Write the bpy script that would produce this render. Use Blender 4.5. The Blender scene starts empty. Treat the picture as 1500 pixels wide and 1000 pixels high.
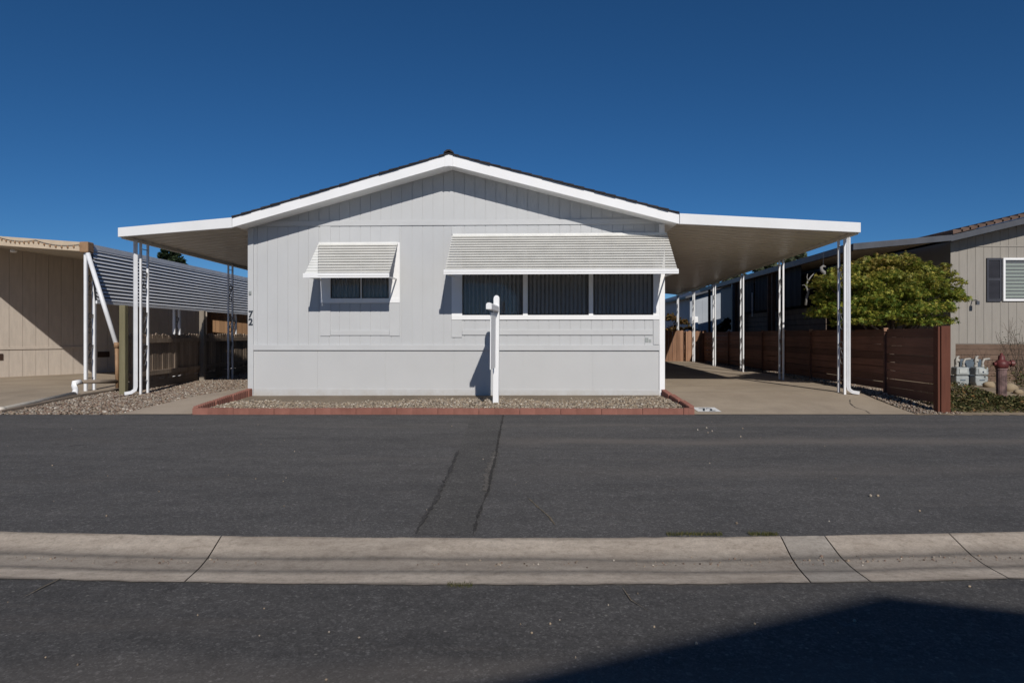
import bpy, math, random
import numpy as np
from mathutils import Vector, Matrix
random.seed(7)
rng = np.random.default_rng(11)
SC = bpy.context.scene
COL = SC.collection
R = math.radians

# ------------------------------------------------------------------ camera and measuring helpers
H = 1.18            # eye height; the lens has a 1000 px focal length on the 1500 px wide photograph, horizon at 490


def at(px, py, d):
    """point seen at photo pixel (px, py) standing d metres away"""
    return Vector(((px - 750) / 1000 * d, d, H + (490 - py) / 1000 * d))


HO = Vector((-1.1, 12.06)); HA = R(-2.3)
HUX = Vector((math.cos(HA), math.sin(HA))); HUY = Vector((-math.sin(HA), math.cos(HA)))


def hp(px, py, yl):
    """house-local (x, z) of photo pixel on the house-local plane y = yl"""
    k = (px - 750) / 1000
    d = (yl + HO.dot(HUY)) / (k * HUY.x + HUY.y)
    p = Vector((k * d, d)) - HO
    return p.dot(HUX), H + (490 - py) / 1000 * d


def hw(x, y, z):
    p = HO + HUX * x + HUY * y
    return Vector((p.x, p.y, z))


def gz(x, y):
    t = min(max((y - 10.08) / 2.0, 0), 1)
    u = min(max((y - 12.0) / 4.0, 0), 1)
    return (0.13 + .006 * min(max(x, -8), 8)) * t + 0.02 * u


# ------------------------------------------------------------------ mesh builder
class MB:
    def __init__(self):
        self.v = []; self.f = []; self.uv = None

    def add(self, vs, fs):
        o = len(self.v)
        self.v += [tuple(p) for p in vs]
        self.f += [tuple(i + o for i in f) for f in fs]
        return self

    def box(self, x0, x1, y0, y1, z0, z1):
        vs = [(x0, y0, z0), (x1, y0, z0), (x1, y1, z0), (x0, y1, z0), (x0, y0, z1), (x1, y0, z1), (x1, y1, z1), (x0, y1, z1)]
        return self.add(vs, [(0, 3, 2, 1), (4, 5, 6, 7), (0, 1, 5, 4), (1, 2, 6, 5), (2, 3, 7, 6), (3, 0, 4, 7)])

    def bar(self, p, q, w, h, up=(0, 0, 1)):
        """rectangular bar from p to q: w across, h along 'up'"""
        p = Vector(p); q = Vector(q); d = (q - p).normalized(); up = Vector(up)
        s = d.cross(up)
        if s.length < 1e-4: s = d.cross(Vector((0, 1, 0)))
        s.normalize(); u = s.cross(d).normalized()
        vs = []
        for c in (p, q):
            for a, b in ((-1, -1), (1, -1), (1, 1), (-1, 1)):
                vs.append(c + s * (a * w / 2) + u * (b * h / 2))
        return self.add(vs, [(0, 1, 2, 3), (7, 6, 5, 4), (0, 4, 5, 1), (1, 5, 6, 2), (2, 6, 7, 3), (3, 7, 4, 0)])

    def prism(self, poly, y0, y1):
        """polygon in x-z extruded along y"""
        n = len(poly)
        vs = [(x, y0, z) for x, z in poly] + [(x, y1, z) for x, z in poly]
        fs = [tuple(range(n)), tuple(range(2 * n - 1, n - 1, -1))]
        fs += [(i, i + n, (i + 1) % n + n, (i + 1) % n) for i in range(n)]
        return self.add(vs, fs)

    def tube(self, pts, r, n=6, taper=None):
        pts = [Vector(p) for p in pts]; m = len(pts)
        rs = r if isinstance(r, (list, tuple)) else [r] * m
        vs = []; fs = []; ref = None
        for i, p in enumerate(pts):
            d = (pts[min(i + 1, m - 1)] - pts[max(i - 1, 0)]).normalized()
            if ref is None or abs(d.dot(ref)) > .95:
                ref = Vector((1, 0, 0)) if abs(d.x) < .8 else Vector((0, 1, 0))
            s = d.cross(ref).normalized(); u = s.cross(d).normalized(); ref = u
            ref = -(d.cross(s)) if True else ref
            for k in range(n):
                a = 2 * math.pi * k / n
                vs.append(p + (s * math.cos(a) + u * math.sin(a)) * rs[i])
        for i in range(m - 1):
            for k in range(n):
                fs.append((i * n + k, i * n + (k + 1) % n, (i + 1) * n + (k + 1) % n, (i + 1) * n + k))
        fs.append(tuple(range(n - 1, -1, -1))); fs.append(tuple((m - 1) * n + k for k in range(n)))
        return self.add(vs, fs)

    def lathe(self, prof, c, n=16, axis='z'):
        vs = []; fs = []
        for r, h in prof:
            for k in range(n):
                a = 2 * math.pi * k / n
                x, y, z = r * math.cos(a), r * math.sin(a), h
                if axis == 'y': x, y, z = x, z, y
                if axis == 'x': x, y, z = z, x, y
                vs.append((c[0] + x, c[1] + y, c[2] + z))
        m = len(prof)
        for i in range(m - 1):
            for k in range(n):
                fs.append((i * n + k, i * n + (k + 1) % n, (i + 1) * n + (k + 1) % n, (i + 1) * n + k))
        fs.append(tuple(range(n - 1, -1, -1))); fs.append(tuple((m - 1) * n + k for k in range(n)))
        return self.add(vs, fs)

    def blob(self, c, r, seed=0, amp=.15, seg=10, ring=7):
        rr = random.Random(seed); vs = []; fs = []
        ph = [(rr.uniform(0, 6), rr.uniform(0, 6), rr.uniform(1.5, 3.5)) for _ in range(4)]
        for i in range(ring + 1):
            t = math.pi * i / ring
            for k in range(seg):
                a = 2 * math.pi * k / seg
                x, y, z = math.sin(t) * math.cos(a), math.sin(t) * math.sin(a), math.cos(t)
                s = 1 + amp * sum(math.sin(q * (x + 1.3 * y) + p0) * math.cos(q * (z - y) + p1) for p0, p1, q in ph) / 2
                vs.append((c[0] + r[0] * x * s, c[1] + r[1] * y * s, c[2] + r[2] * z * s))
        for i in range(ring):
            for k in range(seg):
                fs.append((i * seg + k, (i + 1) * seg + k, (i + 1) * seg + (k + 1) % seg, i * seg + (k + 1) % seg))
        return self.add(vs, fs)

    def build(self, name, m=None, parent=None, smooth=False, bevel=0, recalc=True):
        me = bpy.data.meshes.new(name)
        me.from_pydata(self.v, [], self.f)
        me.update()
        if recalc and len(self.f) < 60000:
            import bmesh
            b = bmesh.new(); b.from_mesh(me); bmesh.ops.recalc_face_normals(b, faces=b.faces); b.to_mesh(me); b.free()
        o = bpy.data.objects.new(name, me); COL.objects.link(o)
        if m: me.materials.append(m)
        if smooth:
            for p in me.polygons: p.use_smooth = True
        if bevel:
            md = o.modifiers.new('bevel', 'BEVEL'); md.width = bevel; md.segments = 2; md.limit_method = 'ANGLE'; md.angle_limit = R(40)
        if parent: o.parent = parent
        return o


def tag(o, label=None, cat=None, group=None, kind=None):
    if label: o['label'] = label
    if cat: o['category'] = cat
    if group: o['group'] = group
    if kind: o['kind'] = kind
    return o


def thing(name, label, cat, loc=(0, 0, 0), rz=0, group=None):
    o = bpy.data.objects.new(name, None); COL.objects.link(o)
    o.location = loc; o.rotation_euler = (0, 0, rz); o.empty_display_size = .2
    return tag(o, label, cat, group)


def cloud(name, tv, tf, pos, rot, scl, m, parent=None):
    """many small copies of one template as one mesh (leaves of a crown, stones of a gravel bed)"""
    tv = np.asarray(tv, float); tf = np.asarray(tf, int); pos = np.asarray(pos, float); n = len(pos)
    k = len(tv); q = tf.shape[1]
    if tv.ndim == 2:
        v = np.einsum('nij,kj->nki', rot, tv)
    v = v * np.asarray(scl, float).reshape(n, 1, -1) + pos[:, None, :]
    idx = (np.arange(n)[:, None, None] * k + tf[None]).reshape(-1)
    me = bpy.data.meshes.new(name)
    me.vertices.add(n * k); me.vertices.foreach_set('co', v.reshape(-1))
    me.loops.add(len(idx)); me.loops.foreach_set('vertex_index', idx.astype(np.int32))
    nf = n * len(tf)
    me.polygons.add(nf)
    me.polygons.foreach_set('loop_start', (np.arange(nf) * q).astype(np.int32))
    me.polygons.foreach_set('loop_total', np.full(nf, q, np.int32))
    me.update(calc_edges=True); me.validate()
    o = bpy.data.objects.new(name, me); COL.objects.link(o); me.materials.append(m)
    if parent: o.parent = parent
    return o


def rand_rot(n, tilt=math.pi):
    """random spin about z followed by a tilt up to 'tilt'"""
    a = rng.uniform(0, 2 * np.pi, n); b = rng.uniform(-tilt, tilt, n); c = rng.uniform(0, 2 * np.pi, n)
    ca, sa, cb, sb, cc, sc_ = np.cos(a), np.sin(a), np.cos(b), np.sin(b), np.cos(c), np.sin(c)
    z = np.zeros(n); o = np.ones(n)
    Rz = np.stack([np.stack([ca, -sa, z], 1), np.stack([sa, ca, z], 1), np.stack([z, z, o], 1)], 1)
    Rx = np.stack([np.stack([o, z, z], 1), np.stack([z, cb, -sb], 1), np.stack([z, sb, cb], 1)], 1)
    Rc = np.stack([np.stack([cc, -sc_, z], 1), np.stack([sc_, cc, z], 1), np.stack([z, z, o], 1)], 1)
    return np.einsum('nij,njk,nkl->nil', Rz, Rx, Rc)


# ------------------------------------------------------------------ materials
def nt(name):
    m = bpy.data.materials.new(name); m.use_nodes = True
    t = m.node_tree; b = t.nodes['Principled BSDF']
    return m, t, b


def noise(t, scale, detail=4, rough=.55, vec=None, stretch=None):
    n = t.nodes.new('ShaderNodeTexNoise'); n.inputs['Scale'].default_value = scale
    n.inputs['Detail'].default_value = detail; n.inputs['Roughness'].default_value = rough
    g = vec
    if g is None:
        g = t.nodes.new('ShaderNodeNewGeometry').outputs['Position']
    if stretch:
        mp = t.nodes.new('ShaderNodeMapping'); mp.inputs['Scale'].default_value = stretch
        t.links.new(g, mp.inputs['Vector']); g = mp.outputs['Vector']
    t.links.new(g, n.inputs['Vector'])
    return n.outputs['Fac']


def ramp(t, fac, stops):
    r = t.nodes.new('ShaderNodeValToRGB'); e = r.color_ramp.elements
    while len(e) < len(stops): e.new(.5)
    for k, (p, c) in enumerate(stops):
        e[k].position = p; e[k].color = (*c, 1) if len(c) == 3 else c
    t.links.new(fac, r.inputs['Fac'])
    return r.outputs['Color']


def mixc(t, fac, a, b, mode='MIX'):
    n = t.nodes.new('ShaderNodeMix'); n.data_type = 'RGBA'; n.blend_type = mode
    def put(s, x):
        if isinstance(x, (int, float)): s.default_value = x
        elif isinstance(x, tuple): s.default_value = (*x, 1)
        else: t.links.new(x, s)
    put(n.inputs['Factor'], fac); put(n.inputs[6], a); put(n.inputs[7], b)
    return n.outputs[2]


def bump(t, b, fac, strength, dist=.01):
    n = t.nodes.new('ShaderNodeBump'); n.inputs['Strength'].default_value = strength; n.inputs['Distance'].default_value = dist
    t.links.new(fac, n.inputs['Height']); t.links.new(n.outputs['Normal'], b.inputs['Normal'])
    return n


def paint(name, c, rough=.55, var=.06, dirt=.0, scale=3, bmp=.15, bscale=60, spec=.4, stretch=None, metal=0):
    m, t, b = nt(name)
    f = noise(t, scale, 5, .6, stretch=stretch)
    lo = tuple(x * (1 - var * 1.6) for x in c); hi = tuple(min(1, x * (1 + var)) for x in c)
    col = ramp(t, f, [(.3, lo), (.7, hi)])
    if dirt:
        f2 = noise(t, 1.3, 8, .7)
        k = ramp(t, f2, [(.5, (0, 0, 0)), (.75, (1, 1, 1))])
        col = mixc(t, mixc(t, dirt, (0, 0, 0), k), col, (.2, .17, .13))
    t.links.new(col, b.inputs['Base Color'])
    b.inputs['Roughness'].default_value = rough; b.inputs['Specular IOR Level'].default_value = spec; b.inputs['Metallic'].default_value = metal
    if bmp: bump(t, b, noise(t, bscale, 3), bmp, .004)
    return m


def wood(name, dark, light, rough=.8, grain=(30, 30, 2), bmp=.4, island=.0):
    m, t, b = nt(name)
    f = noise(t, 1.0, 6, .65, stretch=grain)
    f2 = noise(t, .9, 4, .6)
    col = ramp(t, f, [(.3, dark), (.68, light)])
    col = mixc(t, .5, col, ramp(t, f2, [(.3, dark), (.7, light)]))
    if island:
        g = t.nodes.new('ShaderNodeNewGeometry')
        k = ramp(t, g.outputs['Random Per Island'], [(0, (1 - island,) * 3), (1, (1 + island * .4,) * 3)])
        col = mixc(t, 1.0, col, k, 'MULTIPLY')
    t.links.new(col, b.inputs['Base Color']); b.inputs['Roughness'].default_value = rough
    b.inputs['Specular IOR Level'].default_value = .25
    bump(t, b, f, bmp, .006)
    return m


M = {}
M['wall'] = paint('wall_grey_white', (.520, .528, .535), .6, .022, .03, 1.6, .2, 45, stretch=(1.5, 1, .8))
def make_base():
    m, t, b = nt('base_board')
    g = t.nodes.new('ShaderNodeNewGeometry'); sp = t.nodes.new('ShaderNodeSeparateXYZ'); t.links.new(g.outputs['Position'], sp.inputs[0])
    mr = t.nodes.new('ShaderNodeMapRange'); mr.inputs[1].default_value = .06; mr.inputs[2].default_value = .26; mr.inputs[3].default_value = .75; mr.inputs[4].default_value = 0
    t.links.new(sp.outputs[2], mr.inputs[0])
    ml = t.nodes.new('ShaderNodeMath'); ml.operation = 'MULTIPLY'; t.links.new(mr.outputs[0], ml.inputs[0]); t.links.new(ramp(t, noise(t, 6, 8, .75), [(.35, (0, 0, 0)), (.75, (1, 1, 1))]), ml.inputs[1])
    col = mixc(t, ml.outputs[0], ramp(t, noise(t, 1.6, 5), [(.3, (.50, .503, .503)), (.7, (.525, .528, .528))]), (.33, .27, .20))
    t.links.new(col, b.inputs['Base Color']); b.inputs['Roughness'].default_value = .6; bump(t, b, noise(t, 45, 3), .2, .004)
    return m


M['base'] = make_base()
M['trim'] = paint('trim_white', (.88, .88, .88), .5, .025, .03, 2, .12, 50)
M['trimgrey'] = paint('trim_grey_white', (.538, .545, .550), .55, .03, .02, 2, .15, 60)
M['aluminium'] = paint('carport_white', (.80, .80, .80), .42, .03, .06, 2, .05, 40)
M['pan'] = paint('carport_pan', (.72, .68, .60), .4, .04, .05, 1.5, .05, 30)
M['post'] = paint('post_white', (.82, .83, .85), .4, .04, .12, 6, .05, 60)
M['iron_shaded'] = paint('scroll_iron_shaded', (.16, .155, .15), .5, .1, .2, 12, 0)  # the scrollwork's shaded look is put into this dark base colour
M['slat'] = paint('awning_slat', (.67, .66, .62), .45, .05, .05, 4, .05, 60)
M['slatpale'] = paint('awning_slat_pale', (.80, .80, .77), .45, .04, .03, 4, .05, 60)
M['dark'] = paint('dark_interior', (.028, .030, .034), .8, .1, 0, 2, 0)  # dark colour stands for unlit rooms behind windows
M['winframe'] = paint('window_frame_dark', (.055, .05, .045), .45, .1, 0, 5, 0)
M['blind'] = paint('blind_vane', (.88, .88, .87), .6, .03, 0, 3, 0)
M['fascia_tan'] = paint('fascia_tan', (.68, .55, .40), .6, .06, .08, 3, .1, 60)
M['wall_tan'] = paint('wall_tan', (.56, .49, .42), .7, .06, .08, 3, .3, 50, stretch=(1, 5, .8))
M['screen'] = paint('screen_slat', (.74, .75, .77), .45, .06, .12, 2, .05, 60)
M['steel_dull'] = paint('pipe_white', (.40, .38, .34), .5, .06, .2, 6, .05, 60)
M['pipe_old'] = paint('pipe_weathered', (.62, .57, .49), .6, .08, .25, 6, .1, 60)
M['pipe_brown'] = paint('pipe_brown', (.33, .20, .11), .6, .15, .1, 9, .1, 60)
M['wall_taupe'] = paint('wall_taupe', (.31, .285, .25), .7, .05, .05, 3, .3, 50, stretch=(6, 1, .8))
M['charcoal'] = paint('charcoal_paint', (.075, .08, .095), .5, .12, .05, 4, .1, 60)
M['shutter'] = paint('shutter_slate', (.040, .042, .055), .55, .1, 0, 4, .1, 60)
M['blind_green'] = paint('blind_sage', (.35, .42, .36), .5, .06, 0, 4, 0)
M['cloth_dark'] = paint('shade_cloth', (.018, .022, .028), .85, .15, 0, 3, .2, 250)
M['brown_dark'] = paint('brown_post', (.07, .038, .026), .7, .2, 0, 5, .1, 60)
M['deck'] = paint('deck_brown', (.125, .09, .072), .7, .2, 0, 5, .1, 60)
M['gutter_brown'] = paint('gutter_brown', (.085, .062, .060), .5, .12, 0, 5, .1, 60)
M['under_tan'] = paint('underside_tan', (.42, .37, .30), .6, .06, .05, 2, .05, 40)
M['red'] = paint('hydrant_red', (.135, .032, .030), .5, .3, .25, 14, .3, 40)
M['barrel'] = paint('hydrant_barrel', (.20, .125, .115), .75, .5, .3, 9, .3, 40)
M['meter'] = paint('meter_grey', (.35, .375, .37), .5, .12, .15, 10, .1, 60)
M['meterdark'] = paint('meter_blue_grey', (.10, .13, .16), .5, .12, .1, 10, .1, 60)
M['meterface'] = paint('meter_face', (.48, .50, .48), .3, .1, .1, 10, 0)
M['number'] = paint('numeral_dark', (.035, .045, .06), .5, .1, 0, 5, 0)
M['whitepaint'] = paint('road_paint', (.80, .80, .78), .7, .06, .15, 12, .2, 120)
M['grey_house'] = paint('wall_blue_grey', (.36, .39, .43), .7, .05, .03, 2, .1, 40)
M['tile'] = wood('roof_tile_brown', (.10, .065, .05), (.19, .125, .10), .85, (8, 8, 8), .5, .3)
M['shingle'] = wood('roof_shingle', (.022, .020, .022), (.055, .048, .048), .9, (12, 12, 12), .6, .3)
M['skirtbrick'] = wood('skirt_brown', (.10, .065, .045), (.20, .135, .10), .85, (5, 5, 20), .5)
M['oldwood'] = wood('weathered_wood', (.18, .13, .095), (.48, .385, .30), .9, (28, 28, 1.4), .6, .35)
M['oldpost'] = wood('treated_post', (.13, .12, .065), (.24, .21, .13), .9, (24, 24, 1.5), .5)
M['greypost'] = wood('grey_post', (.18, .15, .12), (.32, .28, .23), .9, (24, 24, 1.5), .5)
M['redwood'] = wood('stained_redwood', (.095, .046, .031), (.24, .115, .078), .75, (3, 1.2, 26), .5, .45)
M['redpost'] = wood('stained_post', (.085, .028, .017), (.155, .055, .033), .7, (24, 24, 2), .4)
M['picket'] = wood('cedar_picket', (.21, .105, .062), (.40, .235, .15), .8, (24, 24, 1.5), .5, .35)
M['partition'] = wood('orange_boards', (.20, .112, .06), (.31, .185, .10), .8, (24, 24, 1.5), .4, .25)
M['timber'] = wood('edging_timber', (.17, .13, .10), (.34, .28, .22), .9, (20, 2, 20), .5)
M['bark'] = wood('bark', (.07, .052, .04), (.17, .13, .10), .95, (20, 20, 3), .8)
M['palebark'] = wood('pale_bark', (.18, .17, .16), (.32, .31, .29), .9, (14, 14, 3), .5)
M['edging'] = wood('red_concrete', (.205, .085, .064), (.32, .148, .114), .9, (6, 6, 6), .5, .12)
M['boulder'] = wood('boulder', (.22, .17, .11), (.42, .33, .22), .9, (5, 5, 5), .8)


def make_glass():
    m, t, b = nt('window_glass')
    out = t.nodes['Material Output']; t.nodes.remove(b)
    tr = t.nodes.new('ShaderNodeBsdfTransparent'); tr.inputs['Color'].default_value = (.93, .93, .93, 1)
    gl = t.nodes.new('ShaderNodeBsdfGlossy'); gl.inputs['Roughness'].default_value = .04; gl.inputs['Color'].default_value = (.9, .9, .9, 1)
    fr = t.nodes.new('ShaderNodeFresnel'); fr.inputs['IOR'].default_value = 1.55
    mx = t.nodes.new('ShaderNodeMixShader')
    df = t.nodes.new('ShaderNodeBsdfDiffuse'); df.inputs['Color'].default_value = (.36, .36, .36, 1)   # the fine insect screen
    ms = t.nodes.new('ShaderNodeMixShader'); ms.inputs[0].default_value = .27
    t.links.new(fr.outputs[0], mx.inputs[0]); t.links.new(tr.outputs[0], mx.inputs[1]); t.links.new(gl.outputs[0], mx.inputs[2])
    t.links.new(mx.outputs[0], ms.inputs[1]); t.links.new(df.outputs[0], ms.inputs[2])
    mx = ms
    t.links.new(mx.outputs[0], out.inputs['Surface'])
    return m


M['glass'] = make_glass()


def grain(t, col, k=.62):
    """coarse aggregate: every stone of the surface has its own tone"""
    g = t.nodes.new('ShaderNodeNewGeometry')
    for sc, lo, hi in ((150, .55, 1.5), (62, .70, 1.38)):
        v = t.nodes.new('ShaderNodeTexVoronoi'); v.inputs['Scale'].default_value = sc; t.links.new(g.outputs['Position'], v.inputs['Vector'])
        wn = t.nodes.new('ShaderNodeTexWhiteNoise'); t.links.new(v.outputs['Position'], wn.inputs['Vector'])
        col = mixc(t, k, col, ramp(t, wn.outputs['Value'], [(.0, (lo,) * 3), (.86, (1.05,) * 3), (1, (hi * 1.25,) * 3)]), 'MULTIPLY')
    return col


def make_asphalt(name='asphalt', k=1.0):
    m, t, b = nt(name)
    big = noise(t, .35, 5, .6, stretch=(.35, 1.6, 1))
    mid = noise(t, 2.2, 6, .65, stretch=(.5, 1.5, 1))
    fine = noise(t, 75, 8, .85)
    col = ramp(t, big, [(.3, (.085, .082, .080)), (.7, (.125, .119, .114))])
    col = mixc(t, .35, col, ramp(t, mid, [(.3, (.062, .060, .060)), (.75, (.165, .155, .147))]))
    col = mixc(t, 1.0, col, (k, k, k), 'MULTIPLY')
    col = mixc(t, .5, col, ramp(t, noise(t, 7, 6, .7), [(.35, (.78, .78, .78)), (.65, (1.18, 1.18, 1.18))]), 'MULTIPLY')
    col = grain(t, col)
    # oil drips
    col = mixc(t, ramp(t, noise(t, 2.7, 3, .5), [(.70, (0, 0, 0)), (.76, (.55, .55, .55))]), col, (.035, .033, .032))
    # pale aggregate specks
    v = t.nodes.new('ShaderNodeTexVoronoi'); v.inputs['Scale'].default_value = 26
    g = t.nodes.new('ShaderNodeNewGeometry'); t.links.new(g.outputs['Position'], v.inputs['Vector'])
    wn = t.nodes.new('ShaderNodeTexWhiteNoise'); t.links.new(v.outputs['Position'], wn.inputs['Vector'])
    pick = ramp(t, wn.outputs['Value'], [(.90, (0, 0, 0)), (.94, (1, 1, 1))])
    dot = ramp(t, v.outputs['Distance'], [(.10, (1, 1, 1)), (.22, (0, 0, 0))])
    col = mixc(t, mixc(t, 1.0, pick, dot, 'MULTIPLY'), col, (.22, .205, .185))
    # dusty wheel streak near the houses
    sx = t.nodes.new('ShaderNodeSeparateXYZ'); t.links.new(g.outputs['Position'], sx.inputs[0])
    dust = noise(t, 1.1, 6, .7, stretch=(.25, 2.2, 1))
    band = ramp(t, dust, [(.56, (0, 0, 0)), (.78, (1, 1, 1))])
    col = mixc(t, mixc(t, 1.0, band, (.30, .30, .30), 'MULTIPLY'), col, (.20, .17, .145))
    # a pale dusty track the tyres leave along the far lane
    def mth(op, a, bb=None):
        n = t.nodes.new('ShaderNodeMath'); n.operation = op
        for k_, q_ in enumerate((a, bb)):
            if q_ is None: continue
            if isinstance(q_, (int, float)): n.inputs[k_].default_value = q_
            else: t.links.new(q_, n.inputs[k_])
        return n.outputs[0]
    wob = noise(t, .8, 3, .5)
    for y0_, wd, amt, x0_, x1_ in ((7.55, .42, .55, -1.4, 1.2), (8.9, .30, .25, -9, 4), (2.35, .22, .35, -2.4, -1.2), (5.9, .5, .18, -3, 2)):
        dy = mth('ABSOLUTE', mth('SUBTRACT', sx.outputs[1], mth('ADD', mth('MULTIPLY', wob, .7), y0_ - .35)))
        k1 = t.nodes.new('ShaderNodeMapRange'); k1.interpolation_type = 'SMOOTHSTEP'; k1.inputs[1].default_value = 0; k1.inputs[2].default_value = wd; k1.inputs[3].default_value = amt; k1.inputs[4].default_value = 0
        t.links.new(dy, k1.inputs[0])
        k2 = t.nodes.new('ShaderNodeMapRange'); k2.interpolation_type = 'SMOOTHSTEP'; k2.inputs[1].default_value = x0_; k2.inputs[2].default_value = x1_; t.links.new(sx.outputs[0], k2.inputs[0])
        col = mixc(t, mth('MULTIPLY', mth('MULTIPLY', k1.outputs[0], k2.outputs[0]), mth('MULTIPLY', dust, 1.4)), col, (.24, .205, .175))
    t.links.new(col, b.inputs['Base Color'])
    b.inputs['Roughness'].default_value = .88; b.inputs['Specular IOR Level'].default_value = .25
    bump(t, b, fine, .45, .005)
    return m


M['asphalt'] = make_asphalt('asphalt', 1.10)
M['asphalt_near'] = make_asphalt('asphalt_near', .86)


def make_patch(name, c):
    m, t, b = nt(name)
    fine = noise(t, 75, 8, .85)
    col = mixc(t, .8, c, ramp(t, noise(t, 2.4, 7, .7), [(.3, (.8, .8, .8)), (.7, (1.2, 1.19, 1.17))]), 'MULTIPLY')
    col = grain(t, col)
    t.links.new(col, b.inputs['Base Color']); b.inputs['Roughness'].default_value = .9; b.inputs['Specular IOR Level'].default_value = .2
    bump(t, b, fine, .7, .006)
    return m


M['patch'] = make_patch('asphalt_patch', (.113, .108, .103))
M['crack'] = make_patch('crack_dark', (.060, .056, .053))
M['crackfaint'] = make_patch('crack_faint', (.074, .070, .068))
M['dustline'] = make_patch('dust_line', (.150, .138, .125))
M['crackpale'] = make_patch('crack_sand', (.20, .165, .12))


def make_concrete(name, lo, hi, stain, amt=.5):
    m, t, b = nt(name)
    f = noise(t, 1.0, 7, .65); f2 = noise(t, .7, 6, .7, stretch=(1, .35, 1)); fine = noise(t, 70, 4, .7)
    col = ramp(t, f, [(.3, lo), (.7, hi)])
    k = ramp(t, f2, [(.48, (0, 0, 0)), (.78, (amt,) * 3)])
    col = mixc(t, k, col, stain)
    col = mixc(t, .35, col, ramp(t, fine, [(.3, (.6, .6, .6)), (.7, (1.3, 1.3, 1.3))]), 'MULTIPLY')
    t.links.new(col, b.inputs['Base Color']); b.inputs['Roughness'].default_value = .9; b.inputs['Specular IOR Level'].default_value = .25
    bump(t, b, fine, .35, .004)
    return m


M['drive'] = make_concrete('concrete_drive', (.34, .275, .205), (.45, .37, .28), (.235, .195, .155), .7)
M['walk'] = make_concrete('concrete_walk', (.38, .31, .24), (.47, .39, .305), (.26, .22, .17), .35)
M['oldpad'] = make_concrete('concrete_old', (.36, .29, .22), (.45, .37, .285), (.25, .20, .15), .4)
M['newpad'] = make_concrete('concrete_grey', (.33, .305, .27), (.42, .39, .345), (.25, .23, .20), .5)
M['dirt'] = make_concrete('dirt', (.16, .125, .09), (.25, .20, .145), (.11, .09, .065), .6)
M['sand'] = make_concrete('sandy_soil', (.26, .20, .14), (.36, .285, .20), (.2, .16, .11), .5)


def make_gutter(nm='gutter_concrete', lo=(.44, .365, .29), hi=(.64, .55, .45)):
    m, t, b = nt(nm)
    uv = t.nodes.new('ShaderNodeUVMap'); sp = t.nodes.new('ShaderNodeSeparateXYZ'); t.links.new(uv.outputs[0], sp.inputs[0])
    wob = noise(t, 1.6, 6, .65, stretch=(.4, 1, 1)); fine = noise(t, 90, 5, .75); mid = noise(t, 4, 8, .75, stretch=(.6, 1, 1))
    ad = t.nodes.new('ShaderNodeMath'); ad.operation = 'MULTIPLY_ADD'; ad.inputs[1].default_value = .22; t.links.new(wob, ad.inputs[0])
    sb = t.nodes.new('ShaderNodeMath'); sb.operation = 'ADD'; sb.inputs[1].default_value = -.11
    t.links.new(ad.outputs[0], sb.inputs[0]); t.links.new(sp.outputs[1], ad.inputs[2])
    v = sb.outputs[0]
    base = ramp(t, mid, [(.3, lo), (.7, hi)])
    # silt and tyre grime lie in the trough (v runs from the near lip 0 to the far lip 1)
    mask = ramp(t, v, [(.20, (0, 0, 0)), (.30, (.75, .75, .75)), (.36, (.38, .38, .38)), (.52, (.40, .40, .40)), (.58, (.85, .85, .85)), (.64, (.35, .35, .35)), (.76, (0, 0, 0))])
    col = mixc(t, mask, base, (.15, .135, .118))
    lip = ramp(t, v, [(.0, (.7, .7, .7)), (.045, (0, 0, 0)), (.95, (0, 0, 0)), (1.0, (.5, .5, .5))])
    col = mixc(t, lip, col, (.13, .11, .09))
    col = mixc(t, .45, col, ramp(t, fine, [(.3, (.6, .6, .6)), (.7, (1.32, 1.32, 1.32))]), 'MULTIPLY')
    t.links.new(col, b.inputs['Base Color']); b.inputs['Roughness'].default_value = .92; b.inputs['Specular IOR Level'].default_value = .2
    sp2 = noise(t, 19, 7, .8)
    col = mixc(t, .8, col, ramp(t, sp2, [(.32, (.62, .60, .58)), (.5, (1, 1, 1)), (.72, (1.16, 1.16, 1.16))]), 'MULTIPLY')
    pat = ramp(t, noise(t, 1.1, 8, .72, stretch=(.5, 1.6, 1)), [(.50, (0, 0, 0)), (.72, (.55, .55, .55))])
    col = mixc(t, pat, col, (.20, .17, .14))
    t.links.new(col, b.inputs['Base Color'])
    bump(t, b, fine, .7, .006)
    return m


M['gutter'] = make_gutter()
M['gutter_grey'] = make_gutter('gutter_grey', (.40, .35, .295), (.52, .465, .395))


def make_stone(name, stops):
    m, t, b = nt(name)
    g = t.nodes.new('ShaderNodeNewGeometry')
    col = ramp(t, g.outputs['Random Per Island'], stops)
    col = mixc(t, .4, col, ramp(t, noise(t, 40, 3), [(.3, (.7, .7, .7)), (.7, (1.25, 1.25, 1.25))]), 'MULTIPLY')
    t.links.new(col, b.inputs['Base Color']); b.inputs['Roughness'].default_value = .9; b.inputs['Specular IOR Level'].default_value = .25
    return m


M['stones'] = make_stone('river_gravel', [(0, (.10, .08, .06)), (.25, (.24, .19, .14)), (.5, (.37, .29, .205)), (.75, (.27, .235, .20)), (.93, (.46, .39, .30)), (1, (.66, .61, .53))])
M['stonesred'] = make_stone('mixed_gravel', [(0, (.09, .07, .055)), (.3, (.24, .165, .125)), (.55, (.30, .24, .18)), (.8, (.25, .22, .19)), (.95, (.42, .36, .29)), (1, (.60, .55, .48))])


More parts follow.
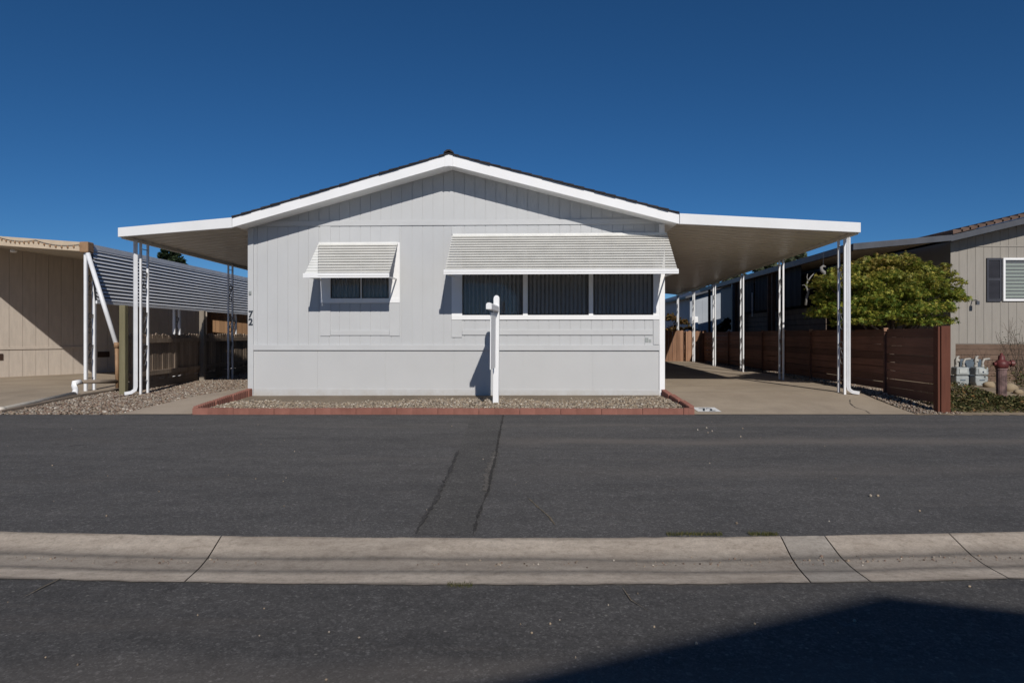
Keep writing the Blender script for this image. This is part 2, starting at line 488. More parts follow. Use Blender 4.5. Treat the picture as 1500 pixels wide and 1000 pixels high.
def make_leaf(name, stops, trans=.35, top=None, z0=0, z1=1):
    m, t, b = nt(name)
    g = t.nodes.new('ShaderNodeNewGeometry')
    col = ramp(t, g.outputs['Random Per Island'], stops)
    if top:
        # young leaves at the growing tips are redder: patches in the crown
        f = noise(t, 2.6, 4, .6)
        sp = t.nodes.new('ShaderNodeSeparateXYZ'); t.links.new(g.outputs['Position'], sp.inputs[0])
        mr = t.nodes.new('ShaderNodeMapRange'); mr.inputs[1].default_value = z0; mr.inputs[2].default_value = z1
        t.links.new(sp.outputs[2], mr.inputs[0])
        ml = t.nodes.new('ShaderNodeMath'); ml.operation = 'MULTIPLY'
        t.links.new(ramp(t, f, [(.42, (0, 0, 0)), (.66, (1, 1, 1))]), ml.inputs[0]); t.links.new(mr.outputs[0], ml.inputs[1])
        col = mixc(t, ml.outputs[0], col, top)
    t.links.new(col, b.inputs['Base Color']); b.inputs['Roughness'].default_value = .55; b.inputs['Specular IOR Level'].default_value = .3
    tl = t.nodes.new('ShaderNodeBsdfTranslucent'); t.links.new(col, tl.inputs['Color'])
    mx = t.nodes.new('ShaderNodeMixShader'); mx.inputs[0].default_value = trans
    out = t.nodes['Material Output']
    t.links.new(b.outputs[0], mx.inputs[1]); t.links.new(tl.outputs[0], mx.inputs[2]); t.links.new(mx.outputs[0], out.inputs['Surface'])
    return m


M['maple'] = make_leaf('maple_leaf', [(0, (.065, .11, .02)), (.4, (.18, .245, .036)), (.75, (.36, .37, .06)), (1, (.50, .42, .09))], .35, (.44, .22, .08), 1.9, 2.9)
M['euc'] = make_leaf('eucalyptus_leaf', [(0, (.05, .065, .035)), (.6, (.10, .12, .065)), (1, (.17, .18, .11))], .25)
M['conifer'] = make_leaf('conifer_needles', [(0, (.018, .032, .016)), (1, (.05, .075, .035))], .1)
M['cover'] = make_leaf('ground_cover_leaf', [(0, (.045, .055, .020)), (.4, (.10, .115, .04)), (.7, (.17, .15, .06)), (.9, (.24, .19, .09)), (1, (.32, .16, .06))], .25)
M['rust'] = make_leaf('rust_leaf', [(0, (.10, .055, .02)), (.6, (.20, .11, .035)), (1, (.12, .12, .04))], .3)
M['palm'] = make_leaf('palm_leaf', [(0, (.012, .02, .012)), (1, (.03, .05, .025))], .1)
M['grass'] = make_leaf('weed_grass', [(0, (.06, .07, .02)), (.6, (.12, .13, .035)), (1, (.25, .20, .09))], .3)

LEAF = ([(-.5, 0, 0), (-.1, -.28, .05), (.5, 0, -.06), (-.1, .28, .05)], [(0, 1, 2, 3)])
_st = []
for _k in range(10):
    _a = 2 * math.pi * _k / 10
    _r = (.62 if _k % 2 == 0 else .20)
    _st.append((_r * math.cos(_a), _r * math.sin(_a), -.10 * (_r > .3)))
STAR = (_st, [tuple(range(10))])

# ------------------------------------------------------------------ ground, street and paving (structure)


def sheet(name, poly, m, dz=0.0, n=1, flat=None):
    """flat polygon laid on the lot's slope"""
    mb = MB(); z = (lambda x, y: flat) if flat is not None else gz
    mb.add([(x, y, z(x, y) + dz) for x, y in poly], [tuple(range(len(poly)))])
    o = mb.build(name, m); tag(o, kind='structure'); return o


def strip(name, left, right, m, dz, kind='structure', thick=0):
    """paving between two edge polylines with the same number of points, following the slope"""
    mb = MB(); vs = []
    brk = [x for x in (-8, 8) if left[0][0] < x < right[0][0]]; c = 2 + len(brk)      # the lots' cross fall ends at x = -8 and 8
    for (a, b) in zip(left, right):
        for x in [a[0]] + brk + [b[0]]: vs.append((x, a[1], gz(x, a[1]) + dz))
    mb.add(vs, [(i * c + j, i * c + j + 1, (i + 1) * c + j + 1, (i + 1) * c + j) for i in range(len(left) - 1) for j in range(c - 1)])
    o = mb.build(name, m); tag(o, kind=kind); return o


YS = [10.08, 10.7, 11.3, 12.08, 14, 16, 24, 40, 90]
mb = MB(); mb.add([(-900, -900, -.06), (900, -900, -.06), (900, 900, -.06), (-900, 900, -.06)], [(0, 1, 2, 3)])
tag(mb.build('ground', M['dirt']), kind='structure')
strip('lot_ground', [(-60, y) for y in YS], [(60, y) for y in YS], M['dirt'], -.012)


def gut_y(X):
    a = min(abs(X), 3.07)
    e = max(abs(X) - 3.07, 0)
    return .13 * (a / 3.07) ** 2 + .085 * e * (1 if e < 40 else 0)


XS = [x * .25 for x in range(-48, 49)]
XS = [-60] + XS + [60]
# far carriageway, near carriageway: edges meet the valley gutter
for nm, f0, f1 in (('road', lambda x: 3.935 + gut_y(x), lambda x: 10.08), ('near_road', lambda x: -3.2, lambda x: 3.235 + gut_y(x))):
    mb = MB(); vs = []
    for x in XS: vs += [(x, f0(x), 0), (x, f1(x), 0)]
    mb.add(vs, [(2 * i, 2 * i + 2, 2 * i + 3, 2 * i + 1) for i in range(len(XS) - 1)])
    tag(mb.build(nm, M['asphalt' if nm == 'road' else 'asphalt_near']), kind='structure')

# concrete valley gutter: separate slabs with open joints, a shallow trough
joints = [(-9.5, -9.8), (-6.2, -6.4), (-1.70, -1.56), (1.57, 1.42), (1.83, 1.71), (2.59, 2.40), (6.2, 6.1), (9.6, 9.6)]   # (x at far lip, x at near lip)
joints = [(-60, -60)] + joints + [(60, 60)]
prof = [(0, .004), (.07, 0), (.25, -.014), (.40, -.022), (.58, -.024), (.70, -.017), (.85, -.006), (.95, .001), (1, .004)]
for k in range(len(joints) - 1):
    (fa, na), (fb, nb) = joints[k], joints[k + 1]
    seg = 3 if abs(fb - fa) < 1 else (40 if abs(fb - fa) < 30 else 30)
    mb = MB(); vs = []; fs = []; uvs = []
    for i in range(seg + 1):
        s = i / seg
        for v, z in prof:
            xf = fa + .0035 + (fb - fa - .007) * s; xn = na + .0035 + (nb - na - .007) * s
            x = xn + (xf - xn) * v
            rag = .003 * math.sin(x * 9.1 + k) + .004 * math.sin(x * 31.7) + random.uniform(-.003, .003) if v in (0, 1) else 0
            yy = 3.215 + gut_y(x) + .74 * v + (rag if v == 0 else -rag)
            vs.append((x, yy, z)); uvs.append((s, v))
    P = len(prof)
    for i in range(seg):
        for j in range(P - 1):
            fs.append((i * P + j, (i + 1) * P + j, (i + 1) * P + j + 1, i * P + j + 1))
    mb.add(vs, fs)
    narrow = abs(fb - fa) < .5
    o = mb.build('gutter_slab', M['gutter_grey'] if narrow else M['gutter'], recalc=False, smooth=True)
    tag(o, kind='structure')
    ul = o.data.uv_layers.new(name='UVMap')
    for lp in o.data.loops: ul.data[lp.index].uv = uvs[lp.vertex_index]
mb = MB(); vs = []
for x in XS: vs += [(x, 3.20 + gut_y(x), -.046), (x, 3.97 + gut_y(x), -.046)]
mb.add(vs, [(2 * i, 2 * i + 2, 2 * i + 3, 2 * i + 1) for i in range(len(XS) - 1)])
tag(mb.build('gutter_bed', M['crack']), kind='structure')


def ragged(pts, w, seed, amp=.5, z=.003, step=.05):
    """irregular thin strip along a polyline on the road"""
    rr = random.Random(seed); P = [Vector(p) for p in pts]; out = []
    for a, b in zip(P[:-1], P[1:]):
        n = max(1, int((b - a).length / step))
        for i in range(n): out.append(a + (b - a) * (i / n))
    out.append(P[-1]); vs = []
    dr = 0
    for i, p in enumerate(out):
        d = (out[min(i + 1, len(out) - 1)] - out[max(i - 1, 0)]).normalized(); s = Vector((-d.y, d.x))
        dr += rr.uniform(-.25, .25) * w; dr *= .85
        ww = w * (1 + rr.uniform(-amp, amp)) * min(1, .25 + i / 3, .25 + (len(out) - 1 - i) / 3)
        vs += [tuple(p + s * (dr + ww / 2)) + (z,), tuple(p + s * (dr - ww / 2)) + (z,)]
    return MB().add(vs, [(2 * i, 2 * i + 1, 2 * i + 3, 2 * i + 2) for i in range(len(out) - 1)])


def rp(px, py):
    d = H * 1000 / (py - 490); return ((px - 750) / 1000 * d, d)


# trench patch across the far lane and its cracked seams
pl = [rp(690, 608), rp(672, 660), rp(645, 720), rp(609, 782)]; pr = [rp(737, 608), rp(728, 660), rp(714, 720), rp(693, 783.5)]
mb = MB(); vs = []; rr = random.Random(3)
N = 40
for i in range(N + 1):
    s = i / N * 3; k = min(int(s), 2); f = s - k
    a = Vector(pl[k]).lerp(Vector(pl[k + 1]), f); b = Vector(pr[k]).lerp(Vector(pr[k + 1]), f)
    vs += [(a.x + rr.uniform(-.012, .012), a.y, .0015), (b.x + rr.uniform(-.012, .012), b.y, .0015)]
mb.add(vs, [(2 * i, 2 * i + 1, 2 * i + 3, 2 * i + 2) for i in range(N)])
tag(mb.build('road_patch', M['patch']), kind='structure')
tag(ragged(pr, .016, 5, .95, .008).build('road_crack', M['crack'], recalc=False), kind='structure')
tag(ragged([(x - .035, y) for x, y in pr[1:3]], .05, 15, .8, .006).build('road_dust', M['dustline'], recalc=False), kind='structure')
tag(ragged(pl[1:], .024, 6, .95, .008).build('road_crack', M['crackfaint'], recalc=False), kind='structure')
tag(ragged([rp(90, 848), rp(62, 862), rp(36, 875)], .012, 8, .5, .006).build('road_crack', M['crackpale'], recalc=False), kind='structure')
tag(ragged([rp(912, 862), rp(925, 880), rp(950, 896)], .007, 9, .6, .006).build('road_crack', M['crackpale'], recalc=False), kind='structure')

sd = ragged([(5.9, 10.07), (6.6, 10.06), (7.6, 10.07), (9.0, 10.06), (11, 10.08)], .10, 41, .8, .005); tag(sd.build('road_sand', M['sand'], recalc=False), kind='structure')
tag(ragged([rp(772, 728), rp(790, 745), rp(805, 758), rp(813, 770)], .010, 10, .8, .004).build('road_crack', M['crackpale'], recalc=False), kind='structure')
# far kerbside paving
strip('side_driveway', [(-17, 10.08), (-17, 10.7), (-17, 11.3), (-17, 12.08), (-17, 14), (-17, 16), (-17, 30)],
      [(-7.66, 10.08), (-7.66, 10.7), (-7.66, 11.3), (-7.64, 12.08), (-7.6, 14), (-7.6, 16), (-7.6, 30)], M['drive'], .004)
strip('walkway', [(-5.80, 10.08), (-5.74, 10.7), (-5.66, 11.3), (-5.56, 12.08), (-5.32, 14), (-5.1, 16), (-4.9, 22)],
      [(-4.74, 10.08), (-4.74, 10.7), (-4.74, 11.3), (-4.74, 12.08), (-4.60, 14), (-4.5, 16), (-4.3, 22)], M['walk'], .008)
strip('driveway', [(2.70, 10.08), (2.70, 10.7), (2.70, 11.3), (2.70, 12.08), (2.72, 14), (2.8, 16), (3.1, 24), (3.2, 26)],
      [(5.96, 10.08), (5.98, 10.7), (6.02, 11.3), (6.13, 12.08), (6.28, 14), (6.36, 16), (6.70, 24), (6.75, 26)], M['drive'], .006)
tag(MB().add([(x, y, gz(x, y) + .0095) for x, y in ((2.7, 13.55), (6.24, 13.5), (6.24, 13.512), (2.7, 13.562))], [(0, 1, 2, 3)]).build('driveway_joint', M['crack'], recalc=False), kind='structure')
ck = [(5.30, 10.10), (5.36, 10.35), (5.33, 10.6), (5.42, 10.95), (5.6, 11.3)]
mb = ragged(ck, .012, 21, .6, 0); mb.v = [(x, y, gz(x, y) + .010) for x, y, z in mb.v]
tag(mb.build('driveway_crack', M['crack'], recalc=False), kind='structure')
strip('verge', [(6.46, 10.08), (6.5, 10.7), (6.55, 11.3), (6.6, 12.08), (6.6, 14), (6.6, 16)], [(20, 10.08), (20, 10.7), (20, 11.3), (20, 12.08), (20, 14), (20, 16)], M['sand'], .004)

# ------------------------------------------------------------------ gravel (stuff)
ICO = []
_p = (1 + 5 ** .5) / 2
for a, b in ((-1, _p), (1, _p), (-1, -_p), (1, -_p)): ICO.append((a, b, 0))
for a, b in ((-1, _p), (1, _p), (-1, -_p), (1, -_p)): ICO.append((0, a, b))
for a, b in ((_p, -1), (_p, 1), (-_p, -1), (-_p, 1)): ICO.append((a, 0, b))
ICO = np.array(ICO) / 1.9
ICOF = [(0, 11, 5), (0, 5, 1), (0, 1, 7), (0, 7, 10), (0, 10, 11), (1, 5, 9), (5, 11, 4), (11, 10, 2), (10, 7, 6), (7, 1, 8), (3, 9, 4), (3, 4, 2), (3, 2, 6), (3, 6, 8), (3, 8, 9), (4, 9, 5), (2, 4, 11), (6, 2, 10), (8, 6, 7), (9, 8, 1)]


def inpoly(x, y, poly):
    c = False; j = len(poly) - 1
    for i in range(len(poly)):
        xi, yi = poly[i]; xj, yj = poly[j]
        if (yi > y) != (yj > y) and x < (xj - xi) * (y - yi) / (yj - yi) + xi: c = not c
        j = i
    return c


def gravel(name, poly, n, r0, r1, m, zf, label):
    xs = [p[0] for p in poly]; ys = [p[1] for p in poly]; pos = []
    while len(pos) < n:
        x = random.uniform(min(xs), max(xs)); y = random.uniform(min(ys), max(ys))
        if inpoly(x, y, poly): pos.append((x, y, zf(x, y) + random.uniform(-.004, .014)))
    tv = ICO * (1 + rng.uniform(-.18, .18, (12, 1)))
    s = rng.uniform(r0 * .85, r1 * .85, (n, 1)) * rng.uniform(.7, 1.3, (n, 3)); s[:, 2] *= .75
    o = cloud(name, tv, ICOF, pos, rand_rot(n, .6), s, m)
    return tag(o, label, 'gravel', kind='stuff')


def bedz(x, y): return .045 + (.042 + .009 * x) * min(max((y - 10.1) / 2, 0), 1) + .012 * math.sin(x * 1.7) * math.sin(y * 2.1)


mb = MB(); nx, ny = 40, 8; vs = []
for i in range(nx + 1):
    for j in range(ny + 1):
        x = -4.68 + 7.36 * i / nx; y = 10.16 + 2.14 * j / ny
        vs.append((x, y, bedz(x, y)))
mb.add(vs, [(i * (ny + 1) + j, (i + 1) * (ny + 1) + j, (i + 1) * (ny + 1) + j + 1, i * (ny + 1) + j + 1) for i in range(nx) for j in range(ny)])
tag(mb.build('gravel_bed', M['dirt'], recalc=False), kind='structure')
gravel('gravel', [(-4.66, 10.17), (2.66, 10.17), (2.62, 11.97), (-4.62, 12.2)], 15000, .013, .026, M['stones'], bedz, 'tan and grey river gravel filling the red edged bed under the white house wall')
gravel('gravel', [(-7.6, 10.1), (-5.82, 10.1), (-5.35, 14), (-5.0, 18), (-4.9, 20), (-7.5, 20), (-7.56, 14)], 19000, .014, .030, M['stonesred'], lambda x, y: gz(x, y) - .004, 'brown and reddish gravel between the walkway and the weathered fence')
gravel('gravel', [(5.98, 10.12), (6.7, 10.1), (6.75, 12), (7.2, 24), (6.72, 24), (6.36, 15), (6.17, 12.2)], 6000, .012, .026, M['stonesred'], lambda x, y: gz(x, y), 'brown gravel strip along the foot of the dark red fence')

# loose pebbles on the road
pts = [rp(x, y) for x, y in ((1037, 634), (1043, 632), (1085, 640), (1088, 628), (1022, 630), (1035, 627), (1079, 767), (1275, 727), (1286, 727), (1347, 749), (158, 697), (233, 720), (248, 706), (415, 705), (419, 700), (378, 622), (528, 762), (526, 934), (67, 963), (843, 963), (820, 908), (806, 914), (380, 931), (482, 926), (114, 974))]
for i in range(70): pts.append((random.uniform(-5.5, 5.5), random.choice([random.uniform(2.3, 3.2), random.uniform(4.1, 9.9)])))
big = [random.uniform(.008, .012)  for _ in range(10)] + [random.uniform(.003, .006) for _ in range(15)] + [random.uniform(.003, .007) for _ in range(70)]
cloud('pebbles', ICO, ICOF, [(x, y, r * .6) for (x, y), r in zip(pts, big)], rand_rot(len(pts), .5), np.array(big)[:, None] * rng.uniform(.7, 1.3, (len(pts), 3)), M['stones'])
tag(bpy.data.objects['pebbles'], 'small pale pebbles lying loose on the dark asphalt road', 'pebbles', kind='stuff')
pts = []
for i in range(260):
    X = random.choice([random.uniform(-3.6, -1.3), random.uniform(1.5, 3.2), random.uniform(-.5, 1.6)])
    pts.append((X, 3.215 + gut_y(X) + .74 * random.gauss(.5, .05), -.021))
sz = rng.uniform(.002, .006, (len(pts), 1)); sz[:26] *= 1.7
cloud('gutter_grit', ICO, ICOF, pts, rand_rot(len(pts), .5), sz * np.ones((1, 3)), M['stonesred'])
tag(bpy.data.objects['gutter_grit'], 'grit and small stones collected in the trough of the concrete gutter', 'grit', kind='stuff')


def tuft(px0, px1, py, n, h, label):
    a, b = rp(px0, py), rp(px1, py); pos = []; rot = []; sc = []
    t = thing('weed_tuft', label, 'weed', ((a[0] + b[0]) / 2, a[1], 0))
    tv = [(-.06, 0, 0), (.06, 0, 0), (.05, .12, .55), (.0, .3, 1), (-.05, .12, .55)]
    for i in range(n):
        u = -1 + 2 * (i + random.uniform(0, 1)) / n; pos.append(((b[0] - a[0]) / 2 * u, random.gauss(0, .016), 0))
    ang = rng.uniform(0, 2 * np.pi, n); z = np.zeros(n); o = np.ones(n)
    rot = np.stack([np.stack([np.cos(ang), -np.sin(ang), z], 1), np.stack([np.sin(ang), np.cos(ang), z], 1), np.stack([z, z, o], 1)], 1)
    cloud('grass_blades', tv, [(0, 1, 2, 3, 4)], pos, rot, rng.uniform(h * .4, h, (n, 1)) * np.ones((1, 3)), M['grass'], t)


tuft(976, 1058, 783, 520, .022, 'longer low green weed tuft on the far lip of the concrete gutter')
tuft(1097, 1140, 783, 320, .022, 'short green weed tuft beside the grey gutter slab')
tuft(655, 692, 857, 240, .016, 'tiny yellow green weed tuft on the near lip of the gutter')

# ------------------------------------------------------------------ red scalloped edging blocks


def edging_mesh(scal, L=.60, h=.100, bulge=.009):
    mb = MB(); n = 8; step = L / n
    for i in range(n):
        x0 = i * step; vs = []; prf = []
        K = 5
        for j in range(K + 1):
            u = j / K; prf.append((x0 + step * u, h - scal + scal * math.sin(math.pi * u) ** .6))
        front = []; back = []
        for (x, z) in prf:
            bul = bulge * math.sin(math.pi * (x - x0) / step)
            front.append((x, -.03 - bul, z)); back.append((x, .03 + bul, z))
        fb = [(x, y, -.05) for x, y, z in front]; bb = [(x, y, -.05) for x, y, z in back]
        m_ = K + 1; vs = front + back + fb + bb; fs = []
        for j in range(K):
            fs += [(j, j + 1, m_ + j + 1, m_ + j), (2 * m_ + j, 2 * m_ + j + 1, j + 1, j), (m_ + j, m_ + j + 1, 3 * m_ + j + 1, 3 * m_ + j)]
        if i == 0: fs.append((0, m_, 3 * m_, 2 * m_))
        if i == n - 1: fs.append((K, 2 * m_ + K, 3 * m_ + K, m_ + K))
        mb.add(vs, fs)
    return mb


ed_front = None; ed_side = None
GE = 'red edging blocks round the gravel bed'


def place_edge(x, y, z, rz, first, mk, label):
    if first is None:
        o = mk.build('edging_block', M['edging'], recalc=False)
    else:
        o = first.copy(); COL.objects.link(o)
    o.location = (x, y, z); o.rotation_euler = (random.uniform(-.01, .01), random.uniform(-.006, .006), rz + random.uniform(-.008, .008))
    tag(o, label, 'edging block', GE); return o


x = -4.73; i = 0
while x < 2.62:
    o = place_edge(x, 10.13, random.uniform(-.006, .004), 0, ed_front, edging_mesh(.006, .60, .092, .003), 'red concrete edging block in the row along the road side of the gravel bed')
    ed_front = ed_front or o
    o.scale.x = min(1, (2.70 - x) / .60)
    x += .606
y = 10.18
for k in range(4):
    o = place_edge(-4.72 + .02 * k, y + .607 * k, .0 + .035 * k, R(90), ed_side, edging_mesh(.038, .60, .112, .010), 'red scalloped edging block in the row between walkway and gravel bed')
    ed_side = ed_side or o
    o.rotation_euler.y = -.055
    if k == 3: o.scale.x = .25
for k in range(4):
    o = place_edge(2.68 - .02 * k, y + .607 * k, .005 + .04 * k, R(90), ed_side, None, 'red scalloped edging block in the row between driveway and gravel bed')
    o.rotation_euler.y = -.065
    if k == 3: o.scale.x = .15


# ------------------------------------------------------------------ the white mobile home
home = thing('mobile_home', 'white gabled mobile home numbered 72 with slatted awnings over its two front windows', 'mobile home', (HO.x, HO.y, 0), HA)
OV = -.49
xl, _ = hp(365, 400, 0); xr, _ = hp(973.5, 400, 0)
xa, zb = hp(657.5, 242, OV); _, zt = hp(657.5, 226, OV)
xel, zelb = hp(340, 333, OV); _, zelt = hp(340, 319, OV)
xer, zerb = hp(995, 328, OV); _, zert = hp(995, 313, OV)
LEN = 16.5


def soff(x):
    if x < xa: return zelb + (zb - zelb) * (x - xel) / (xa - xel)
    return zb + (zerb - zb) * (x - xa) / (xer - xa)


def top(x):
    if x < xa: return zelt + (zt - zelt) * (x - xel) / (xa - xel)
    return zt + (zert - zt) * (x - xa) / (xer - xa)


# windows (house-local): small x 484..569, y ..437 ; big x 677..957, y ..461
sw0, _ = hp(484, 430, 0); sw1, swb = hp(569.5, 437, 0); _, swt = hp(520, 372, 0)
bw0, _ = hp(677, 430, 0); bw1, bwb = hp(957, 461.5, 0); _, bwt = hp(800, 366, 0)
_, zskirt = hp(660, 509, 0)           # top of skirting
z0 = -.02
wins = [(sw0, sw1, swb, swt), (bw0, bw1, bwb, bwt)]


def wall_cells(xa0, xa1, zlo, topf, y0, y1, mb):
    """vertical strip of wall cut round the windows; topf gives the sloping top"""
    xs = sorted({xa0, xa1, *[w[0] for w in wins if xa0 < w[0] < xa1], *[w[1] for w in wins if xa0 < w[1] < xa1], *([xa] if xa0 < xa < xa1 else [])})
    for a, b in zip(xs[:-1], xs[1:]):
        c = (a + b) / 2; gaps = [(w[2], w[3]) for w in wins if w[0] < c < w[1]]
        lo = zlo
        for g0, g1 in gaps:
            mb.prism([(a, lo), (b, lo), (b, g0), (a, g0)], y0, y1); lo = g1
        mb.prism([(a, lo), (b, lo), (b, topf(b)), (a, topf(a))], y0, y1)


body = MB()
wall_cells(xl + .01, xr - .01, z0, lambda x: soff(x) + .043, 0, .12, body)
body.prism([(xl, z0), (xr, z0), (xr, soff(xr) + .01), (xa, zb + .01), (xl, soff(xl) + .01)], .12, LEN)
body.build('wall', M['wall'], home)
sid = MB(); pitch = .1855; g0 = hp(680.5, 300, 0)[0]
k = math.floor((xl - g0) / pitch); x = g0 + k * pitch
while x < xr:
    a, b = max(x + .0055, xl + .005), min(x + pitch - .0055, xr - .005)
    if b - a > .01: wall_cells(a, b, zskirt - .02, lambda q: soff(q) + .043, -.009, .0, sid)
    x += pitch
sid.build('siding', M['wall'], home)
sk = MB(); x = xl + .02
while x < xr - .05:
    b = min(x + 1.22, xr - .02)
    sk.box(x, b - .003, -.006, 0, z0, zskirt - .03); x += 1.22
sk.build('skirting', M['base'], home)
tb = MB()
zA, zB = hp(660, 330, -.02)[1], hp(660, 322.5, -.02)[1]; tb.box(xl + .03, xr - .09, -.028, -.009, zA, zB)
zA, zB = hp(660, 513, -.03)[1], hp(660, 505, -.03)[1]; tb.box(xl + .09, xr - .085, -.036, -.009, zA, zB)
tb.build('band_trim', M['trimgrey'], home, bevel=.003)
zA, zB = z0, hp(660, 570, -.02)[1]
MB().box(xl + .09, xr - .085, -.022, -.006, zA, zB)  .build('base_trim', M['base'], home, bevel=.003)
for a, b in ((xl, xl + .088), (xr - .083, xr)):
    MB().box(a - .012, b, -.034, .0, z0, soff((a + b) / 2) + .022).build('corner_trim', M['trim'] if a > 0 else M['trimgrey'], home, bevel=.004)
# roof: shingle slab in courses, ridge cap, bargeboards, soffit
rf = MB()
for x0_, x1_ in ((xel, xa), (xa, xer)):
    n = 22
    for i in range(n):
        a, b = x0_ + (x1_ - x0_) * i / n, x0_ + (x1_ - x0_) * (i + 1) / n
        up = .012
        za, zbb = top(a), top(b)
        da, db = (.030, .030 - up) if x0_ == xel else (.030 - up, .030)
        yj = random.uniform(-.012, .012)
        rf.prism([(a, za + .001), (b, zbb + .001), (b, zbb + db), (a, za + da)], OV - .035 + yj, LEN + .35)
rf.build('roof', M['shingle'], home)
rc = MB(); y = OV - .05
while y < LEN + .3:
    rc.prism([(xa - .085, top(xa - .085) + .028), (xa, zt + .048), (xa + .085, top(xa + .085) + .028), (xa + .08, top(xa + .08) + .052), (xa + .03, zt + .068), (xa - .03, zt + .068), (xa - .08, top(xa - .08) + .052)], y, y + .29)
    y += .30
rc.build('ridge_cap', M['shingle'], home)
for x0_, x1_ in ((xel, xa - .07), (xa + .07, xer)):
    MB().prism([(x0_, soff(x0_)), (x1_, soff(x1_)), (x1_, top(x1_)), (x0_, top(x0_))], OV, OV + .035).build('bargeboard', M['trim'], home, bevel=.004)
MB().prism([(xa - .069, soff(xa - .069) - .008), (xa, zb - .016), (xa + .069, soff(xa + .069) - .008), (xa + .069, top(xa + .069)), (xa, zt), (xa - .069, top(xa - .069))], OV - .012, OV + .03).build('ridge_plate', M['trim'], home, bevel=.003)
sf = MB()
for x0_, x1_ in ((xel, xa), (xa, xer)):
    sf.prism([(x0_, soff(x0_) + .03), (x1_, soff(x1_) + .03), (x1_, soff(x1_) + .045), (x0_, soff(x0_) + .045)], OV + .035, -.010)
for a, b in ((xel, xl - .013), (xr + .001, xer)):
    sf.prism([(a, soff(a) + .028), (b, soff(b) + .028), (b, soff(b) + .045), (a, soff(a) + .045)], -.0095, LEN)
sf.build('soffit', M['trim'], home)


# window surrounds: white boards beside the glass, wall-coloured boards above and below
def rect(mb, px0, px1, py0, py1, y0, y1):
    a, zt_ = hp(px0, py0, y0); b, zb_ = hp(px1, py1, y0); mb.box(a, b, y0, y1, zb_, zt_)


for q in ((469, 484, 331.5, 355, -.024), (571, 585.5, 331.5, 355, -.024), (469, 483.7, 443.6, 492, -.024), (570.5, 585.5, 443.6, 492, -.024), (484, 570.2, 484, 491, -.026),
          (661.5, 676.7, 332, 343, -.024), (661.5, 676.7, 468.6, 494, -.024), (677, 956.5, 483, 490.5, -.03), (957, 966, 468.6, 504.5, -.026)):
    ws = MB(); rect(ws, *q, -.009); ws.build('surround_board', M['trimgrey'], home, bevel=.003)


def window(px0, px1, pyb, w, panes, trimx, label):
    a, b, zb_, zt_ = w
    fr = MB()
    rect(fr, trimx[0], px0, 355, pyb, -.028, -.009); rect(fr, px1, trimx[1], 355, pyb, -.028, -.009)
    rect(fr, trimx[0], trimx[1], pyb, pyb + 6.5, -.034, -.009)
    for p0, p1 in zip(panes[:-1], panes[1:]):
        rect(fr, p0[1], p1[0], 366, pyb, -.022, .05)
    o = fr.build('window', M['trim'], home, bevel=.003)
    tag(o, label)
    for p0, p1 in panes:
        x0_, x1_ = hp(p0, 430, 0)[0], hp(p1, 430, 0)[0]
        s = MB(); t_ = .022
        s.box(x0_, x1_, .004, .03, zb_, zb_ + t_); s.box(x0_, x1_, .004, .03, zt_ - t_, zt_)
        s.box(x0_, x0_ + t_, .004, .03, zb_ + t_, zt_ - t_); s.box(x1_ - t_, x1_, .004, .03, zb_ + t_, zt_ - t_)
        s.build('sash', M['winframe'], o)
        MB().add([(x0_ + t_, .016, zb_ + t_), (x1_ - t_, .016, zb_ + t_), (x1_ - t_, .016, zt_ - t_), (x0_ + t_, .016, zt_ - t_)], [(0, 1, 2, 3)]).build('pane', M['glass'], o, recalc=False)
        bl = MB(); xx = x0_ + .05
        while xx < x1_ - .04:
            an = random.uniform(1.12, 1.22); c, s_ = math.cos(an) * .046, math.sin(an) * .046
            bl.add([(xx - c, .058 + s_ * .85, zb_ + .03), (xx + c, .058 - s_ * .85, zb_ + .03), (xx + c, .058 - s_ * .85, zt_ - .03), (xx - c, .058 + s_ * .85, zt_ - .03)], [(0, 1, 2, 3)])
            xx += .072
        bl.build('blind', M['blind'], o, recalc=False)
        MB().box(x0_, x1_, .112, .119, zb_, zt_).build('dark_backing', M['dark'], o)  # flat panel painted dark in place of an unlit room
    return o


window(484, 569.5, 437, wins[0], [(484, 528), (529.5, 569.5)], (469, 585.5), 'small window half hidden by its awning')
window(677, 957, 461.5, wins[1], [(677, 766), (773, 862.5), (869, 957)], (661.5, 966), 'wide three pane window with vertical blinds')


